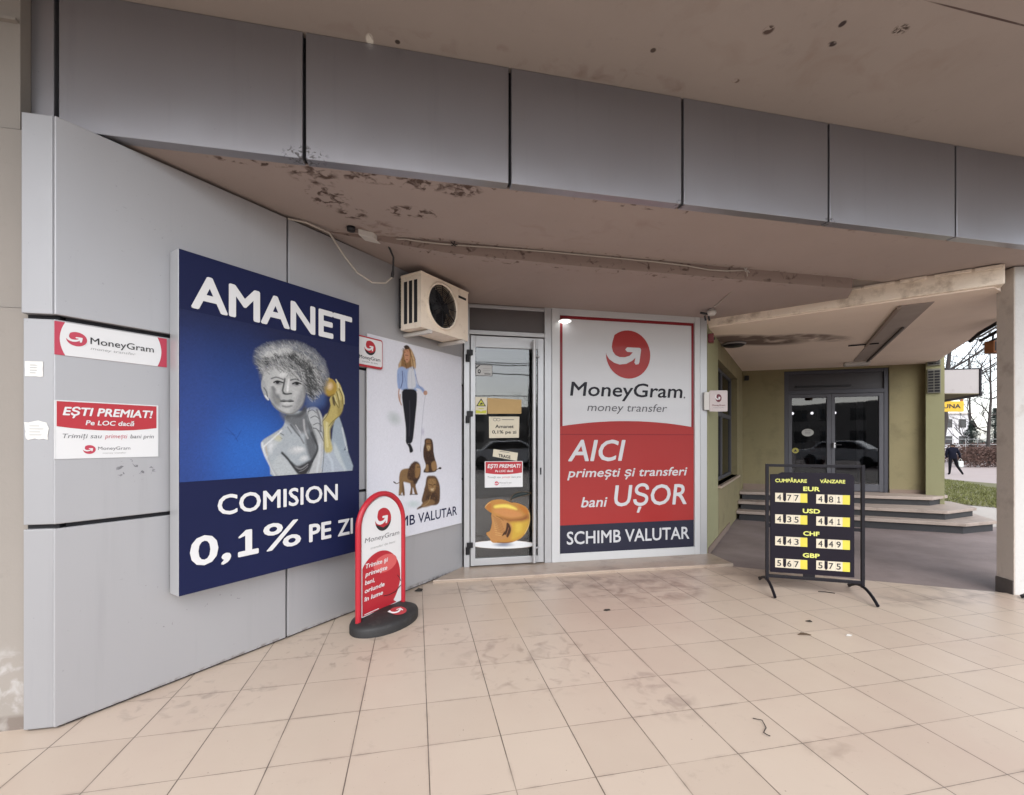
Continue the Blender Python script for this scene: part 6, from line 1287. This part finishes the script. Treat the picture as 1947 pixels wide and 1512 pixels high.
# hedge, seen as one mass of twigs
rng = random.Random(6); vs = []; fs = []
for seg in (((32.5, 36.5), (43, 37.5), 1.6), ((30.6, 31), (36, 31.5), 1.35)):
    (a0, d0), (a1, d1), hh = seg
    for k in range(5200):
        f = rng.random(); aa = a0+(a1-a0)*f; d = d0+(d1-d0)*f+rng.uniform(-.45, .45); x, y = lg(aa, d); z = gz(d)+hh*rng.random()**.8+.02
        q = len(vs); s_ = rng.uniform(.05, .13); u = Vector((rng.gauss(0, 1), rng.gauss(0, 1), rng.gauss(.4, .8))).normalized()*s_*1.6; w = Vector((rng.gauss(0, 1), rng.gauss(0, 1), rng.gauss(0, 1))).normalized()*s_*.45
        p = Vector((x, y, z)); vs += [tuple(p-w), tuple(p+w), tuple(p+u)]; fs.append((q, q+1, q+2))
me = bpy.data.meshes.new('hedge'); me.from_pydata(vs, [], fs); me.materials.append(HEDGEM); o = bpy.data.objects.new('hedge', me); COL.objects.link(o); stuff(o); o['label'] = 'low reddish brown bare hedge along the far side of the park path'; o['category'] = 'hedge'
# thin rail fence in front of the spruces
p0, p1 = gp(1790, 34), gp(1905, 34); fa = math.atan2(p1[1]-p0[1], p1[0]-p0[0]); fl = math.hypot(p1[0]-p0[0], p1[1]-p0[1])
t = thing('rail_fence', 'thin pale metal rail fence above the brown hedge', 'fence', (*p0, gz(34)), fa)
for zz in (1.55, 1.95): MB().tube([(0, 0, zz), (fl, 0, zz)], .018, 0, 6).build('rail', mat('pale_rail', (.45, .45, .45), .5), t)
for k in range(6): MB().tube([(fl*k/5, 0, 0), (fl*k/5, 0, 2.0)], .022, 0, 6).build('post', MATS['pale_rail'], t)
# far building, pale in the haze of the day
q = gp(1760, 75); t = thing('far_building', 'pale distant apartment block behind the bare trees', 'building', (*q, gz(75)), R(-11.917))
MB().box(0, 7.5, 0, 10, 0, 6.2).build('wall', mat('pale_facade', (.66, .66, .68), .9, 0, .05, .4), t)
MB().box(-.2, 7.7, -.2, 10.2, 6.2, 6.45).build('roof', KERB, t)
wi = MB().box(.9, 2.1, -.03, 0.02, 1.2, 2.6).build('window', WINDARK, t)
for r_ in range(2):
    for k in range(3):
        if r_ == 0 and k == 0: continue
        o = wi.copy(); COL.objects.link(o); o.parent = t; o.location = (2.3*k, 0, 2.8*r_)
# the walker with the white bag
base = gp(1811, 24.3); z = gz(24.3)
pr_ = thing('person', 'person in dark jacket walking away along the park path with a white bag', 'person', (*base, z), R(-11.917)+R(-25))
verts = [(0, 0, .93), (0, .02, 1.12), (.02, .07, 1.33), (.03, .12, 1.47), (.035, .17, 1.58), (.035, .19, 1.68),
    (-.09, 0, .90), (-.12, -.05, .50), (-.13, -.02, .08), (-.135, .12, .035), (.10, .0, .90), (.20, .05, .50), (.36, -.10, .11), (.42, .0, .045),
    (-.17, .07, 1.38), (-.24, .02, 1.10), (-.20, .12, .86), (.20, .08, 1.38), (.30, .06, 1.10), (.36, .14, .88)]
edg = [(0, 1), (1, 2), (2, 3), (3, 4), (4, 5), (0, 6), (6, 7), (7, 8), (8, 9), (0, 10), (10, 11), (11, 12), (12, 13), (2, 14), (14, 15), (15, 16), (2, 17), (17, 18), (18, 19)]
rad = [.15, .17, .18, .065, .10, .075, .105, .075, .05, .045, .105, .075, .05, .045, .085, .06, .045, .085, .06, .045]
me = bpy.data.meshes.new('walker_skeleton'); me.from_pydata(verts, edg, []); o = bpy.data.objects.new('walker_skeleton', me); COL.objects.link(o)
sk = o.modifiers.new('skin', 'SKIN'); 
for v, r_ in zip(me.skin_vertices[0].data if me.skin_vertices else o.data.skin_vertices.new().data, rad): v.radius = (r_, r_)
(o.data.skin_vertices[0].data[0]).use_root = True
sb = o.modifiers.new('sub', 'SUBSURF'); sb.levels = 1; sb.render_levels = 1
dg = bpy.context.evaluated_depsgraph_get(); bm_ = bpy.data.meshes.new_from_object(o.evaluated_get(dg)); bpy.data.objects.remove(o)
bm_.name = 'body'
for m in (JACKET, TROUS, SKIN, HAIR): bm_.materials.append(m)
for p in bm_.polygons:
    p.use_smooth = True; c = p.center
    p.material_index = (3 if c.z > 1.60 or (c.z > 1.5 and c.y < .15) else 2) if c.z > 1.50 and abs(c.x-.03) < .15 else (2 if c.z < .90 and abs(c.x) > .17 and c.z > .78 else (1 if c.z < .86 else 0))
o = bpy.data.objects.new('body', bm_); COL.objects.link(o); o.parent = pr_
bg = thing('carrier_bag', 'white carrier bag in the hand of the person on the path', 'bag', (*base, z), R(-11.917)+R(-25))
mb = MB(); mb.prism([(.27, .05), (.47, .05), (.49, .14), (.47, .23), (.27, .23), (.25, .14)], .42, .74); mb.build('sack', BAG, bg, .03); MB().tube([(.30, .14, .73), (.33, .14, .84), (.37, .14, .87), (.41, .14, .84), (.44, .14, .73)], .008, 0, 6).build('handle', BAG, bg)

# ============================================================ THE STREET BEHIND THE CAMERA (seen only as reflections in the glass)
def car(label, x, y, rz, paint_):
    t = thing('parked_car', label, 'car', (x, y, -.02), rz, 'cars parked across the street')
    prof = [(-2.1, .35), (-2.12, .75), (-1.9, .92), (-1.25, 1.0), (-.75, 1.42), (.75, 1.46), (1.45, 1.02), (2.0, .90), (2.12, .62), (2.08, .35)]
    MB().slab(prof, -.86, .86).build('body', paint_, t, .06)
    for s_ in (-1, 1): MB().slab([(-1.12, 1.02), (-.70, 1.36), (.70, 1.39), (1.25, 1.04)], .86*s_-(.004 if s_ < 0 else -.004), .86*s_+.01*s_-(.004 if s_ < 0 else -.004)).build('side_window', CGLASS, t)
    for xx in (-1.32, 1.32):
        for s_ in (-1, 1): MB().lathe([(0, -.10), (.30, -.10), (.33, -.06), (.33, .06), (.30, .10), (0, .10)], (xx, .78*s_, .33), 'y', 20).build('wheel', TYRE, t)
    return t
car('white parked car mirrored in the entrance door glass', 4.6, -13.5, R(4), CARW)
car('silver parked car mirrored in the shop door glass', -.6, -14.2, R(3), CARD2)
t = thing('street_building', 'grey apartment block across the street mirrored in the door glass', 'building', (-30, -62, 0)); o0 = (-30, -62, 0)
MB(o0).box(-40, 45, -66, -56, 0, 6.5).build('wall', FACADE, t)
wi = MB(o0).box(-38, -36.4, -56.02, -55.97, 1.2, 2.8).build('window', WINDARK, t)
for r_ in range(2):
    for k in range(24):
        if r_ == 0 and k == 0: continue
        o = wi.copy(); COL.objects.link(o); o.parent = t; o.location = (3.3*k, 0, 2.9*r_)
rng = random.Random(2)
for i, (x, y) in enumerate(((-4, -24), (9, -26))):
    bare_tree('street_tree', ['leafless street tree mirrored in the shop door glass', 'leafless street tree mirrored in the entrance door glass'][i], (x, y), -.02, 6, 20+i, (0, 0), .14, 3, .3)
for i, (z0_, z1_) in enumerate(((6.2, 5.3), (6.9, 6.3), (5.4, 4.4), (7.6, 7.2))):
    o = MB().tube([(-22, -15-2*i, z0_), (-8, -15-2*i, z0_-.5), (4, -15-2*i, (z0_+z1_)/2-.55), (20, -15-2*i, z1_)], .03, 0, 6).build('overhead_wire', CABLEB)
    tag(o, 'black overhead wire across the street mirrored in the shop door glass', 'wire', 'overhead wires across the street')
